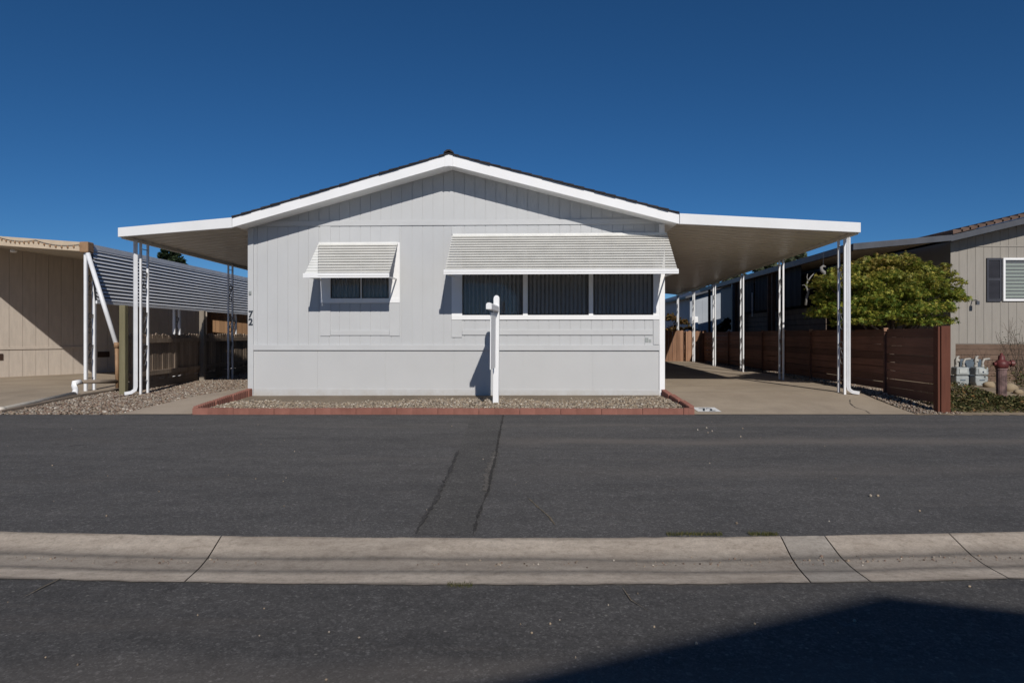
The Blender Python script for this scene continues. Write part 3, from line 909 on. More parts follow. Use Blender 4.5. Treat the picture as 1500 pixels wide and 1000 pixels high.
# awnings: overlapping slats on side arms and a white front bar
def awning(pxa, pxb, pyt, out, zbar, bx0, bx1, n, split=None, label=''):
    xa0, zt_ = hp(pxa, pyt, -.03); xb0, _ = hp(pxb, pyt, -.03)
    P = lambda s, u: (xa0 + (bx0 - xa0) * s + ((xb0 - xa0) + ((bx1 - bx0) - (xb0 - xa0)) * s) * u, -.035 - (out - .035) * s, zt_ + (zbar + .03 - zt_) * s)
    mb = MB(); mp = MB()
    for i in range(n):
        s0, s1 = i / n, (i + 1.25) / n
        for (u0a, u0b, u1, tgt) in (((split[0], split[1], 1, mb), (0, 0, 0, mp)) if split else ((0, 0, 1, mb),)):
            if tgt is mp:
                ua = [0, 0]; ub = [split[0] + (split[1] - split[0]) * s0 - .004, split[0] + (split[1] - split[0]) * s1 - .004]
            else:
                ua = [u0a + (u0b - u0a) * s0, u0a + (u0b - u0a) * s1]; ub = [1, 1]
            lift = .024
            A, B, C, D = Vector(P(s0, ua[0])), Vector(P(s0, ub[0])), Vector(P(s1, ub[1])), Vector(P(s1, ua[1]))
            if (B - A).length < .02: B = A + Vector((.02, 0, 0)); C = D + Vector((.02, 0, 0))
            hi = Vector((0, -lift * .55, lift * .83)) if tgt is mb else Vector((0, -lift * .3, lift * .45))
            th = Vector((0, .0015, -.0025))
            tgt.add([A, B, C + hi, D + hi, A + th, B + th, C + hi + th, D + hi + th], [(0, 3, 2, 1), (4, 5, 6, 7), (0, 1, 5, 4), (1, 2, 6, 5), (2, 3, 7, 6), (3, 0, 4, 7)])
    o = mb.build('window_awning', M['slat'], home, recalc=False); tag(o, label)
    if split: mp.build('pale_slats', M['slatpale'], o, recalc=False)  # paler triangle of slats at one end
    # backing pan, front bar, arms, fixing rail
    MB().box(bx0 - .01, bx1 + .01, -out - .022, -out + .006, zbar, zbar + .078).build('front_bar', M['trim'], o, bevel=.004)
    MB().box(xa0, xb0, -.05, -.030, zt_ - .012, zt_ + .025).build('fixing_rail', M['slatpale'], o, bevel=.003)
    for xx, x2 in ((bx0 + .03, xa0 + .03), (bx1 - .03, xb0 - .03)):
        MB().bar((xx, -out + .02, zbar + .02), (x2, -.03, zbar + .04), .02, .02).build('arm', M['slatpale'], o)
    return o


oy = -.79
b0, zb0 = hp(445, 407.2, oy); b1, _ = hp(569.5, 407.2, oy)
awning(467, 583, 357.2, -oy, zb0, b0, b1, 12, (.0, .17), 'small slatted awning over the small window')
oy = -.92
b0, zb0 = hp(650.8, 402.3, oy); b1, zb1 = hp(993, 401, oy)
aw = awning(663, 977, 344.8, -oy, (zb0 + zb1) / 2, b0, b1, 15, None, 'wide slatted awning over the three pane window')


def numerals(txt, h, m, name, parent, loc, rot, ext=.006, bold=.012):
    cu = bpy.data.curves.new(name, 'FONT'); cu.body = txt; cu.size = h; cu.extrude = ext; cu.offset = bold * h; cu.align_x = 'CENTER'
    tmp = bpy.data.objects.new(name + '_tmp', cu); COL.objects.link(tmp)
    bpy.context.view_layer.update()
    me = bpy.data.meshes.new_from_object(tmp.evaluated_get(bpy.context.evaluated_depsgraph_get()))
    bpy.data.objects.remove(tmp); bpy.data.curves.remove(cu)
    o = bpy.data.objects.new(name, me); COL.objects.link(o); me.materials.clear(); me.materials.append(m)
    o.location = loc; o.rotation_euler = rot
    if parent: o.parent = parent
    return o


for ch, py in (('7', 464.5), ('2', 475.8)):
    cx, cz = hp(367.2, py, -.04)
    numerals(ch, .165, M['number'], 'house_number', home, (cx, -.042, cz), (R(90), 0, 0), .006, .02)
cx, cz = hp(366.5, 429, -.035); mb = MB(); mb.box(cx - .022, cx + .022, -.052, -.034, cz - .035, cz + .035); mb.box(cx - .012, cx + .012, -.060, -.052, cz - .012, cz + .012)
mb.build('door_bell', M['meter'], home, bevel=.004)
a_, zt_ = hp(945, 494.5, -.012); b_, zb_ = hp(954, 501, -.012)
mb = MB(); mb.box(a_, a_ + .055, -.017, -.010, zb_, zt_); mb.box(a_ + .065, b_, -.015, -.010, zb_ - .005, zb_ + .05)
mb.build('wall_tag', M['meter'], home)


# ------------------------------------------------------------------ carports
def pan_roof(mb, A, B, C, D, pitch=.305, rib=.045, rw=.05, thick=.004):
    """ribbed pan sheet: A front inner, B front outer, C back outer, D back inner; ribs run from inner to outer"""
    A, B, C, D = map(Vector, (A, B, C, D)); L = (D - A).length; n = int(L / pitch)
    prof = []
    for i in range(n):
        y = i * pitch
        prof += [(y, 0), (y + pitch - rw - .02, 0), (y + pitch - rw - .008, rib), (y + pitch - .02, rib), (y + pitch - .006, 0)]
    prof.append((L, 0))
    for off in (0, thick):
        vs = []
        for y, z in prof:
            s = y / L; u = Vector((0, 0, z + off)); vs += [A.lerp(D, s) + u, B.lerp(C, s) + u]
        f = [(2 * i, 2 * i + 1, 2 * i + 3, 2 * i + 2) for i in range(len(prof) - 1)]
        mb.add(vs, f)


def scroll_pts(y0, z0, w, h, flip=1):
    """S-shaped scroll in the x = 0 plane"""
    pts = []
    for i in range(15):
        t = 1 - i / 14; a = math.pi * 1.7 * t; r = w * .46 * (1 - .72 * t)
        pts.append((0, y0 + flip * (r * math.cos(a) - w * .0), z0 + h * .30 + r * math.sin(a) * 1.15 ))
    q = []
    for p in pts: q.append((0, 2 * y0 - p[1], 2 * z0 - p[2]))
    return pts, q[::-1]


def post_pair(parent, base, ztop, gap=.24, w=.037, down=None, flip=1):
    x, y, zb_ = base
    for dy in (0, gap):
        MB().box(x - w / 2, x + w / 2, y + dy - w / 2, y + dy + w / 2, zb_ - .03, ztop).build('post', M['post'], parent, bevel=.004)
    yc = y + gap / 2; g = gap - w; sr = .0085
    for zc in (zb_ + .72, zb_ + 1.32, zb_ + 2.05):
        sc = MB()
        for a in scroll_pts(0, 0, g, .36):
            sc.tube([(x + p[0], yc + p[1], zc + p[2]) for p in a], sr, 5)
        sc.tube([(x, yc - g / 2, zc - .17), (x, yc - g * .2, zc - .05), (x, yc + g * .2, zc + .05), (x, yc + g / 2, zc + .17)], sr, 5)
        sc.build('scroll', M['iron_shaded'], parent, smooth=True)
    for zc in (zb_ + .25, ztop - .12):
        MB().bar((x, yc - g / 2, zc), (x, yc + g / 2, zc), .012, .012).build('brace', M['iron_shaded'], parent)


# right carport, in the house's frame
cr = thing('carport', 'wide white carport on six scrollwork posts over the driveway beside the dark red fence', 'carport', (HO.x, HO.y, 0), HA)
ix, izt = hp(995.5, 312.5, OV); _, izb = hp(995.5, 328, OV)
ex, ezt = hp(1261, 326, OV); _, ezb = hp(1261, 340.5, OV)
mb = MB(); mb.prism([(ix + .002, izb), (ex, ezb), (ex, ezt), (ix + .002, izt)], OV - .002, OV + .07)
mb.build('fascia', M['aluminium'], cr, bevel=.006)
ER = .023                                # the eave drifts outward a little towards the back
exa = lambda y: ex + ER * (y - OV)
mb = MB()
pan_roof(mb, (xr + .02, OV + .071, soff(xr) + .085), (ex - .01, OV + .071, ezb + .035), (exa(16.4) - .01, 16.4, ezb - .045), (xr + .02, 16.4, soff(xr) + .085))
mb.build('roof', M['pan'], cr, recalc=False)
mb = MB()   # eave channel with notches where the pans end
yy = OV + .072
mb.bar((ex - .03, yy, ezb + .005), (exa(16.4) - .03, 16.4, ezb - .075), .05, .05)
yy += .12
while yy < 16.2:
    s = (yy - OV) / 16.9; z = ezb + .035 - .08 * s
    mb.box(exa(yy) - .052, exa(yy) - .004, yy, yy + .17, z - .012, z + .032); yy += .305
mb.build('eave_channel', M['pan'], cr)
d0 = .02
for k in range(6):
    y = d0 + 3.19 * k; xx = exa(y) - .05
    wp = hw(xx, y, 0); zb_ = gz(wp.x, wp.y)
    s = (y - OV) / 16.9
    if y < 16.2: post_pair(cr, (xx, y, zb_), ezb - .02 - .08 * s)
wp = hw(ex - .05, d0, 0); zb_ = gz(wp.x, wp.y)
mb = MB(); xx = ex + .035; y = d0 + .02
mb.tube([(xx, y, ezb - .01), (xx, y, zb_ + .14), (xx + .005, y - .01, zb_ + .09), (xx + .05, y - .04, zb_ + .05), (xx + .15, y - .08, zb_ + .035)], .038, 4)
mb.build('downspout', M['post'], cr, bevel=.004)

# left carport
cl = thing('carport', 'narrow white carport beside the weathered fence and the concrete walkway', 'carport', (0, 0, 0))
fi = hw(xel - .003, OV, 0); 
A0 = hw(hp(339.5, 318.5, OV)[0], OV, hp(339.5, 318.5, OV)[1]); A1 = hw(hp(339.5, 333.5, OV)[0], OV, hp(339.5, 333.5, OV)[1])
B0 = hw(hp(172.5, 333.5, OV)[0], OV, hp(172.5, 333.5, OV)[1]); B1 = hw(hp(172.5, 347, OV)[0], OV, hp(172.5, 347, OV)[1])
th = Vector((HUY.x, HUY.y, 0)) * .07
mb = MB(); q = [A1, B1, B0, A0]; mb.add(q + [p + th for p in q], [(0, 1, 2, 3), (7, 6, 5, 4), (0, 4, 5, 1), (1, 5, 6, 2), (2, 6, 7, 3), (3, 7, 4, 0)])
mb.build('fascia', M['aluminium'], cl, bevel=.006)
inb = hw(xl - .02, 16.4, soff(xl) + .07); inf = hw(xl - .02, OV + .071, soff(xl) + .07)
of = B1 + th * 1.02 + Vector((.01, 0, .035)); ob = Vector((of.x + .02, 28.3, of.z - .06))
mb = MB(); pan_roof(mb, inf, of, ob, inb); mb.build('roof', M['pan'], cl, recalc=False)
mb = MB(); mb.bar(of + Vector((.03, .0, -.03)), ob + Vector((.03, 0, -.03)), .05, .05)
n = 52
for i in range(n):
    p = of.lerp(ob, (i + .35) / n); mb.box(p.x + .006, p.x + .052, p.y, p.y + .17, p.z - .012, p.z + .032)
mb.build('eave_channel', M['pan'], cl)
for d, xx in ((12.32, -6.70), (16.1, -6.69), (19.9, -6.66)):
    s = (d - 11.8) / 16.5; post_pair(cl, (xx, d, gz(xx, d)), of.z - .055 - .06 * s)
mb = MB(); xx = -6.74; y = 12.25; zb_ = gz(xx, y)
mb.tube([(xx, y - .03, of.z - .03), (xx, y - .03, zb_ + .16), (xx - .005, y - .04, zb_ + .10), (xx - .05, y - .09, zb_ + .055), (xx - .13, y - .15, zb_ + .04)], .042, 4)
mb.build('downspout', M['post'], cl, bevel=.004)

# ------------------------------------------------------------------ white sign post in the gravel bed
sx, sy = -.262, 11.08; zg = bedz(sx, sy)
sp_ = thing('sign_post', 'white timber sign post with short arm standing in the gravel bed', 'sign post', (sx, sy, zg), 0)
sp_.rotation_euler = (0, R(.45), R(-4))
pt = at(728, 432.5, 11.08).z - zg
mb = MB(); w = .046; prof_ = [(-w, -.1), (w, -.1), (w, pt - .05)]
for i in range(7):
    a = math.pi * i / 6; prof_.append((w * math.cos(a), pt - .05 + .05 * math.sin(a)))
prof_.append((-w, pt - .05)); mb.prism(prof_, -w, w); mb.build('post', M['trim'], sp_, bevel=.005)
za = at(722, 448.5, 10.2).z - zg
mb = MB(); mb.prism([(-.043, -.05), (.043, -.05), (.043, .02)] + [(.043 * math.cos(math.pi * i / 6), .02 + .03 * math.sin(math.pi * i / 6)) for i in range(1, 6)] + [(-.043, .02)], -1.02, -w)
o = mb.build('arm', M['trim'], sp_, bevel=.005); o.location = (0, 0, za); o.rotation_euler = (0, 0, R(-1.2))

mb = MB(); mb.box(-.007, .007, -.80, -.17, za - .95, za - .085); o = mb.build('sign_panel', M['trim'], sp_, bevel=.003); o.rotation_euler = (0, 0, R(-1.0))
for yy in (-.28, -.70): MB().tube([(.0, yy, za - .09), (.0, yy, za - .04)], .004, 5).build('hook', M['steel_dull'], sp_)
# painted number on the driveway
a_ = rp(1012, 603.5); pn = thing('painted_number', 'white painted panel with black 72 on the driveway corner', 'painted number', (2.80, 10.26, 0))
mb = MB(); mb.add([(x, y, gz(2.9, 10.26 + y) + .0115) for x, y in ((.0, .0), (.35, 0), (.35, .36), (.0, .36))], [(0, 1, 2, 3)]); mb.build('paint_panel', M['whitepaint'], pn, recalc=False)
o = numerals('72', .34, M['number'], 'numerals', pn, (.175, .05, gz(2.9, 10.31) + .0135), (R(3.7), 0, 0), .0004, .02)
o.scale = (.62, 1, 1)

# ------------------------------------------------------------------ left neighbour: tan house, its carport, string lights, drain
lh = thing('house', 'tan sided house set at an angle under its own carport beyond the side driveway', 'house', (-12.9, 17.2, 0), R(-31.3))
S0, S1 = -5.0, 5.8
mb = MB(); mb.prism([(-8, 0), (-.02, 0), (-.02, 3.0), (-8, 3.0)], S0, S1); mb.build('wall', M['wall_tan'], lh)
mb = MB(); y = S0 + .02
while y < S1 - .3:
    tp = 3.46 - .061 * (y + .15); mb.box(-.02, 0, y, y + .297, .84, tp)
    mb.box(-.02, -.003, y, y + .297, .10, .80); y += .305
mb.build('siding', M['wall_tan'], lh)
MB().box(-.019, .022, S0, S1, .80, .86).build('band_trim', M['wall_tan'], lh)
for yv, zv in ((2.53, .62), (-.1, .62)):
    mb = MB(); mb.box(-.002, .018, yv - .16, yv + .16, zv - .08, zv + .08)
    for i in range(4): mb.box(.018, .026, yv - .14, yv + .14, zv - .06 + .035 * i, zv - .048 + .035 * i)
    mb.build('vent', M['brown_dark'], lh)
MB().prism([(-8.2, 3.0), (-4, 3.1), (-.021, 3.0), (-.021, 3.06), (-4, 3.18), (-8.2, 3.06)], S0 - .1, S1 + .1).build('roof', M['shingle'], lh)

lc = thing('carport', 'tan edged carport with hanging slatted side awning in front of the tan house', 'carport', (0, 0, 0))
fb0 = at(125, 355, 13.15); fb1 = at(125, 368.5, 13.15)
fx0 = at(0, 346, 14.6); fx1 = at(0, 359.5, 14.6)
ext = (-14.6 - fb0.x) / (fx0.x - fb0.x)
fa0 = fb0.lerp(fx0, ext); fa1 = fb1.lerp(fx1, ext)
Yv = lambda d: Vector((0, d, 0)); th = Yv(.09); q = [fa1, fb1, fb0, fa0]
mb = MB(); mb.add(q + [p + th for p in q], [(0, 1, 2, 3), (7, 6, 5, 4), (0, 4, 5, 1), (1, 5, 6, 2), (2, 6, 7, 3), (3, 7, 4, 0)])
mb.build('fascia', M['fascia_tan'], lc, bevel=.005)
up = Vector((0, 0, .05))
mb = MB(); pan_roof(mb, fa1 + th + up, fb1 + th + up, Vector((fb1.x, 20.3, fb1.z + .05)), Vector((-14.6, 20.3, fa1.z + .05)))
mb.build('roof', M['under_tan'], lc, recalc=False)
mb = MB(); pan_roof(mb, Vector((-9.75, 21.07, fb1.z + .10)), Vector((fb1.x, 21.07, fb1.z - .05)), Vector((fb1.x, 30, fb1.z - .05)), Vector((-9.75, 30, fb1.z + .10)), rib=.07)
mb.build('rear_roof', M['under_tan'], lc, recalc=False)  # unseen second roof, its gap placed to let sun onto the boards
xo = fb1.x
mb = MB(); mb.bar((xo - .02, 13.23, fb1.z + .03), (xo - .02, 30, fb1.z + .03), .07, .12); mb.build('gutter', M['screen'], lc, bevel=.005)
mb = MB(); mb.box(xo - .09, xo + .08, 13.1, 13.3, fb1.z - .02, fb0.z + .01); mb.build('gutter_end', M['pipe_brown'], lc, bevel=.02)
# slatted side awning
sl = MB(); n = 14; xt, zt_ = xo + .02, 2.86; xb_, zb_ = xo + .12, 1.83
for i in range(n):
    s0, s1 = i / n, (i + .82) / n
    A = Vector((xt + (xb_ - xt) * s0, 0, zt_ + (zb_ - zt_) * s0)); B = Vector((xt + (xb_ - xt) * s1 + .022, 0, zt_ + (zb_ - zt_) * s1 + .012))
    y0_, y1_ = 13.32, 26
    sl.add([(A.x, y0_, A.z), (A.x, y1_, A.z), (B.x, y1_, B.z), (B.x, y0_, B.z), (A.x - .004, y0_, A.z - .004), (A.x - .004, y1_, A.z - .004), (B.x - .004, y1_, B.z - .004), (B.x - .004, y0_, B.z - .004)],
           [(0, 1, 2, 3), (7, 6, 5, 4), (3, 2, 6, 7), (0, 4, 5, 1)])
o = sl.build('slat_awning', M['screen'], lc, recalc=False)
mb = MB(); mb.bar((xt, 13.3, zt_ + .03), (xt, 26, zt_ + .03), .05, .10); mb.bar((xb_, 13.3, zb_ - .015), (xb_, 26, zb_ - .015), .03, .06); mb.build('awning_rail', M['screen'], o)
mb = MB(); q = [(xt - .03, zt_), (xb_ - .03, zb_)]
mb.add([(q[0][0], 13.31, q[0][1]), (q[0][0], 26, q[0][1]), (q[1][0], 26, q[1][1]), (q[1][0], 13.31, q[1][1]), (q[0][0] - .005, 13.31, q[0][1]), (q[0][0] - .005, 26, q[0][1]), (q[1][0] - .005, 26, q[1][1]), (q[1][0] - .005, 13.31, q[1][1])], [(0, 1, 2, 3), (7, 6, 5, 4)])
mb.build('awning_backing', M['charcoal'], o, recalc=False)
for d in (13.2, 16.65, 20.1, 23.5):
    post_pair(lc, (xo - .02, d, gz(-8, d)), fb1.z - .02, .26, .055)
lamp_p = at(20, 367.5, 15.4); mb = MB(); mb.lathe([(.001, .0), (.06, .0), (.07, .03), (.05, .07)], (lamp_p.x, lamp_p.y, lamp_p.z - .03), 12); mb.build('ceiling_lamp', M['trim'], lc, smooth=True)

# string lights along the tan fascia
sl_ = thing('string_lights', 'string of small bulbs looped along the tan carport fascia', 'string lights', (0, 0, 0))
pts = []; bulbs = []
for (a, b), sag in zip(((1.55, 1.0), (1.0, .55), (.55, .02)), (.05, .05, .075)):
    for i in range(17):
        t = i / 16; p = fb0.lerp(fx0, a + (b - a) * t)
        p = p + Vector((0, -.016, -.03 - sag * 4 * t * (1 - t) * .9)); pts.append(p)
        if i % 2 == 1: bulbs.append((p.x, p.y - .003, p.z))
MB().tube(pts, .005, 4).build('cord', M['charcoal'], sl_)
for p in bulbs:
    mb = MB(); mb.lathe([(.002, -.055), (.016, -.045), (.018, -.03), (.010, -.012), (.011, .0)], p, 8); mb.build('bulb', M['pipe_brown'], sl_, smooth=True)

# drain pipe from the carport corner to the road
dp = thing('drain_pipe', 'pale drain pipe slanting from the tan carport corner then along the ground', 'drain pipe', (0, 0, 0))
p0 = at(128.5, 371, 13.1); p1 = at(171, 506, 12.95); p2 = at(172, 566, 12.95)
MB().tube([p0, p1], .042, 10).build('slanting_pipe', M['post'], dp, smooth=True)
MB().tube([p1 + Vector((0, 0, .06)), p1 - Vector((0, 0, .04))], .05, 10).build('joint', M['pipe_brown'], dp, smooth=True)
MB().tube([p1, p2 + Vector((0, 0, -.03))], .035, 10).build('upright_pipe', M['pipe_brown'], dp, smooth=True)
p3 = at(171, 558.5, 12.93); p4 = at(116, 559, 12.3)
MB().tube([p3, p4], .036, 10).build('cross_pipe', M['timber'], dp, smooth=True)
e0 = at(118, 559, 12.3); e1 = at(108.5, 561, 12.2); e2 = at(111, 572, 12.0); e3 = at(109, 576.5, 11.9)
MB().tube([e0, e1, e1 + Vector((0, 0, -.05)), e2, e3], [.046, .05, .045, .045, .05], 10).build('elbow', M['trim'], dp, smooth=True)
e4 = at(0, 600, 10.35); e5 = at(-4, 601, 10.3)
MB().tube([e3, e4, e5], .04, 10).build('ground_pipe', M['pipe_old'], dp, smooth=True)
MB().tube([e4 + Vector((.06, .02, 0)), e5], .052, 10).build('end_collar', M['pipe_old'], dp, smooth=True)
# timber edging of the side driveway
mb = MB(); rr = random.Random(4); y = 10.15
while y < 13.0:
    b = y + .95; mb.bar((-7.62, y, gz(-7.6, y) + .015), (-7.60, b - .01, gz(-7.6, b) + .015), .07, .07); y = b
tag(mb.build('timber_edging', M['timber'], bevel=.006), 'weathered timber edging along the side driveway and gravel', 'edging')

# weathered fence on the left
wf = thing('fence', 'weathered grey board fence along the gravel under the narrow carport', 'fence', (-7.1, 12.35, 0))
F0 = Vector((-7.14, 12.4)); F1 = Vector((-7.87, 27.0)); fd = (F1 - F0).normalized(); fn = Vector((-fd.y, fd.x)); Lf = (F1 - F0).length
bd = MB(); s = .1; rr = random.Random(9)
while s < Lf:
    w = .138; top_ = 1.20 + rr.uniform(-.025, .02); lean = rr.uniform(-.006, .006)
    zb_ = .29 + rr.uniform(-.02, .02)
    c = F0 + fd * (s + w / 2)
    pr_ = [(-w / 2 + .003, zb_), (w / 2 - .003, zb_), (w / 2 - .003, top_ - .03), (w / 2 - .035, top_), (-w / 2 + .035, top_), (-w / 2 + .003, top_ - .03)]
    vs = []
    yo = rr.uniform(-.004, .004)
    for off in (-.010, .010):
        for u, z in pr_:
            p = c + fd * u - fn * (off + yo); vs.append((p.x - 7.1 * -1, p.y - 12.35, z))
    n_ = 6; bd.add(vs, [tuple(range(5, -1, -1)), tuple(range(6, 12))] + [(i, (i + 1) % 6, 6 + (i + 1) % 6, 6 + i) for i in range(6)])
    s += w + .006
bd.build('boards', M['oldwood'], wf)
def fpt(s, o, z):
    p = F0 + fd * s - fn * o; return Vector((p.x + 7.1, p.y - 12.35, z))
for zc, hh in ((1.06, .085), (.42, .09)):
    MB().bar(fpt(.0, .035, zc), fpt(Lf, .035, zc), .045, hh).build('rail', M['oldwood'], wf)
MB().bar(fpt(.2, -.02, .17), fpt(Lf, -.02, .17), .03, .22).build('kick_board', M['timber'], wf)
for k, (s, topz, mt) in enumerate(((.0, at(179, 447, 12.35).z, 'oldpost'), (3.55, at(291, 455, 15.9).z, 'greypost'), (7.4, 1.75, 'greypost'), (11.2, 1.75, 'greypost'))):
    p = fpt(s, .085, 0); o = MB().box(p.x - .055, p.x + .055, p.y - .055, p.y + .055, .02, topz).build('post', M[mt], wf, bevel=.008)
    if k == 0: tag(o, 'taller greenish treated end post')

# board partition added in the left carport to stand for a sunlit patch
pt_ = thing('sun_patch_boards', 'orange brown boards standing in for a sunlit patch far back under the tan carport', 'partition', (-9.0, 22.9, 0))
mb = MB(); x = -1.4
while x < .75: mb.box(x, x + .142, 0, .02, .1, 2.4); x += .15
mb.build('boards', M['partition'], pt_)
MB().bar((-1.3, .05, .5), (.75, .05, .5), .05, .09).build('rail', M['partition'], pt_)

# ------------------------------------------------------------------ right side: stained fence, back picket fence
rf_ = thing('fence', 'dark red stained horizontal board fence between the driveway and the taupe house', 'fence', (6.45, 10.3, 0))
G0 = Vector((0, 0)); G1 = Vector((.53, 14.8)); gd = (G1 - G0).normalized(); gn = Vector((gd.y, -gd.x)); Lg = (G1 - G0).length
step = 1.62; rr = random.Random(12); npan = int(Lg / step)
def gpt(s, o, z):
    p = G0 + gd * s + gn * o; return Vector((p.x, p.y, z))
for k in range(npan + 1):
    s = k * step; q = gpt(s, .004 if k else 0, 0); zb_ = gz(6.5, 10.3 + q.y) - .02
    topz = 1.278 if k else 1.30
    wz = .06 if k == 0 else .024
    o = MB().box(q.x - wz, q.x + wz, q.y - wz, q.y + wz, zb_, topz).build('post', M['redpost' if k == 0 else 'redwood'], rf_, bevel=.006)
    if k: MB().add([(q.x - .03, q.y - .05, topz - .04), (q.x + .03, q.y - .05, topz - .04), (q.x + .04, q.y - .03, topz + .02), (q.x - .04, q.y - .03, topz + .02), (q.x - .04, q.y - .047, topz - .04), (q.x + .04, q.y - .047, topz - .04), (q.x + .04, q.y - .018, topz + .02), (q.x - .04, q.y - .018, topz + .02)], [(0, 1, 2, 3), (7, 6, 5, 4), (0, 4, 5, 1), (2, 6, 7, 3), (0, 3, 7, 4), (1, 5, 6, 2)]).build('post_cap', M['picket'], o)
for k in range(npan):
    mb = MB(); a, b = k * step + .05, (k + 1) * step - .05; zc = gz(6.5, 10.3 + (a + b) / 2) + .05
    hgt = (1.275 - zc) / 8
    for i in range(8):
        g = rr.choice([.004, .008, .016]) if i < 5 else rr.choice([.003, .003, .010])
        mb.bar(gpt(a - .045, .03, zc + hgt * (i + .5) + rr.uniform(-.004, .004)), gpt(b + .045, .03, zc + hgt * (i + .5) + rr.uniform(-.004, .004)), .022, hgt - g)
    mb.build('board_panel', M['redwood'], rf_)
# wide facing board on the road end
MB().box(-.025, .115, -.085, -.062, .0, 1.31).build('end_board', M['redpost'], rf_, bevel=.005)

bf = thing('fence', 'sunlit cedar picket fence closing the far end of the driveway', 'fence', (4.0, 25.4, 0))
mb = MB(); x = -2.0; rr = random.Random(5)
while x < 3.2:
    h_ = 1.33 + rr.uniform(-.02, .02); yo = rr.uniform(-.012, .012)
    if not (.52 < (x % 2.1) / 2.1 < .56): mb.prism([(x, .12), (x + .135, .12), (x + .135, h_ - .03), (x + .10, h_), (x + .035, h_), (x, h_ - .03)], yo, yo + .018)
    x += .142
mb.build('pickets', M['picket'], bf)
mb = MB(); mb.bar((-2, .05, .45), (3.2, .05, .45), .04, .09); mb.bar((-2, .05, 1.1), (3.2, .05, 1.1), .04, .09); mb.build('rail', M['oldwood'], bf)

# ------------------------------------------------------------------ right neighbour house and its carport
Y2 = 14.5
rh = thing('house', 'taupe house with brown tiled roof, slate shutter and brown skirting', 'house', (9.32, Y2, 0))
ovy = -.42
def rz_(px, py): p = at(px, py, Y2 + ovy); return p.x - 9.32, p.z
bx, bz = rz_(1395, 343.5); bx2, bz2 = rz_(1500, 318.5); slope = (bz2 - bz) / (bx2 - bx)
RX = 4.6; zr = lambda x: bz + slope * (x - bx) if x < RX else bz + slope * (RX - bx) - slope * (x - RX)
zsk = at(1410, 503, Y2).z
mb = MB(); mb.prism([(0, .1), (2 * RX, .1), (2 * RX, zr(0) - .14), (RX, zr(RX) - .14), (0, zr(0) - .14)], .012, 16)
mb.build('wall', M['wall_taupe'], rh)
mb = MB(); x = 0
while x < 2 * RX - .1:
    a, b = x + .003, x + .172; wz0, wz1 = at(1470, 441, Y2).z, at(1470, 378, Y2).z
    inwin = b > at(1470, 400, Y2).x - 9.32 and a < at(1470, 400, Y2).x - 9.32 + 1.15
    tp = zr((a + b) / 2) - .145
    if inwin: mb.box(a, b, 0, .012, zsk, wz0); mb.box(a, b, 0, .012, wz1, tp - .02)
    else: mb.prism([(a, zsk), (b, zsk), (b, zr(b) - .16), (a, zr(a) - .16)], 0, .012)
    x += .175
mb.build('siding', M['wall_taupe'], rh)
MB().box(0, 2 * RX, -.012, -.0005, at(1400, 361.5, Y2).z, at(1400, 359.8, Y2).z).build('band_trim', M['wall_taupe'], rh)
mb = MB(); z = .08
while z < zsk - .02:
    mb.box(.01, 2 * RX, -.012 , .011, z, min(z + .105, zsk - .004)); z += .113
mb.build('skirting', M['skirtbrick'], rh)
MB().box(-.014, .09, -.016, -.0005 + .02, .1, zr(0) - .18).build('corner_trim', M['wall_taupe'], rh)
for a, b in ((bx - .02, RX), (RX, 2 * RX + .2)):
    MB().prism([(a, zr(a) - .135), (b, zr(b) - .135), (b, zr(b)), (a, zr(a))], ovy, ovy + .04).build('bargeboard', M['charcoal'], rh, bevel=.004)
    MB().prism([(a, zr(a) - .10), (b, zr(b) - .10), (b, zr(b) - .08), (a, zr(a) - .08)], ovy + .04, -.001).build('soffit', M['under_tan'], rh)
tl = MB(); x = bx; nt_ = 0; dxx = .168
while x < RX - .05:
    y = ovy - .03
    while y < 6:
        j = random.uniform(-.006, .006)
        tl.prism([(x, zr(x) + .004), (x + dxx + .03, zr(x + dxx + .03) + .012), (x + dxx + .03, zr(x + dxx + .03) + .055 + j), (x + .004, zr(x) + .10 + j), (x - .006, zr(x) + .085 + j)], y, y + .29); y += .30
    x += dxx
MB.build(tl, 'roof', M['tile'], rh)
MB().prism([(bx, zr(bx) + .001), (RX, zr(RX) + .001), (2 * RX + .2, zr(2 * RX + .2) + .001), (2 * RX + .2, zr(2 * RX + .2) + .03), (RX, zr(RX) + .03), (bx, zr(bx) + .003)], 6.2, 16).build('rear_roof', M['tile'], rh)
w0, wz1 = at(1468, 378, Y2).x - 9.32, at(1468, 378, Y2).z; wz0 = at(1468, 441, Y2).z; w1 = w0 + 1.15; fwid = .045
mb = MB(); mb.box(w0, w1, -.04, .011, wz0, wz0 + fwid); mb.box(w0, w1, -.04, .011, wz1 - fwid, wz1); mb.box(w0, w0 + fwid, -.04, .011, wz0 + fwid, wz1 - fwid); mb.box(w1 - fwid, w1, -.04, .011, wz0 + fwid, wz1 - fwid)
wn_ = mb.build('window', M['trim'], rh, bevel=.003)
MB().add([(w0 + fwid, -.016, wz0 + fwid), (w1 - fwid, -.016, wz0 + fwid), (w1 - fwid, -.016, wz1 - fwid), (w0 + fwid, -.016, wz1 - fwid)], [(0, 1, 2, 3)]).build('pane', M['glass'], wn_, recalc=False)
mb = MB(); z = wz0 + fwid + .03
while z < wz1 - fwid - .1:
    mb.add([(w0 + fwid, -.008, z), (w1 - fwid, -.008, z), (w1 - fwid, .006, z + .052), (w0 + fwid, .006, z + .052)], [(0, 1, 2, 3)]); z += .075
mb.build('blind', M['blind_green'], wn_, recalc=False)
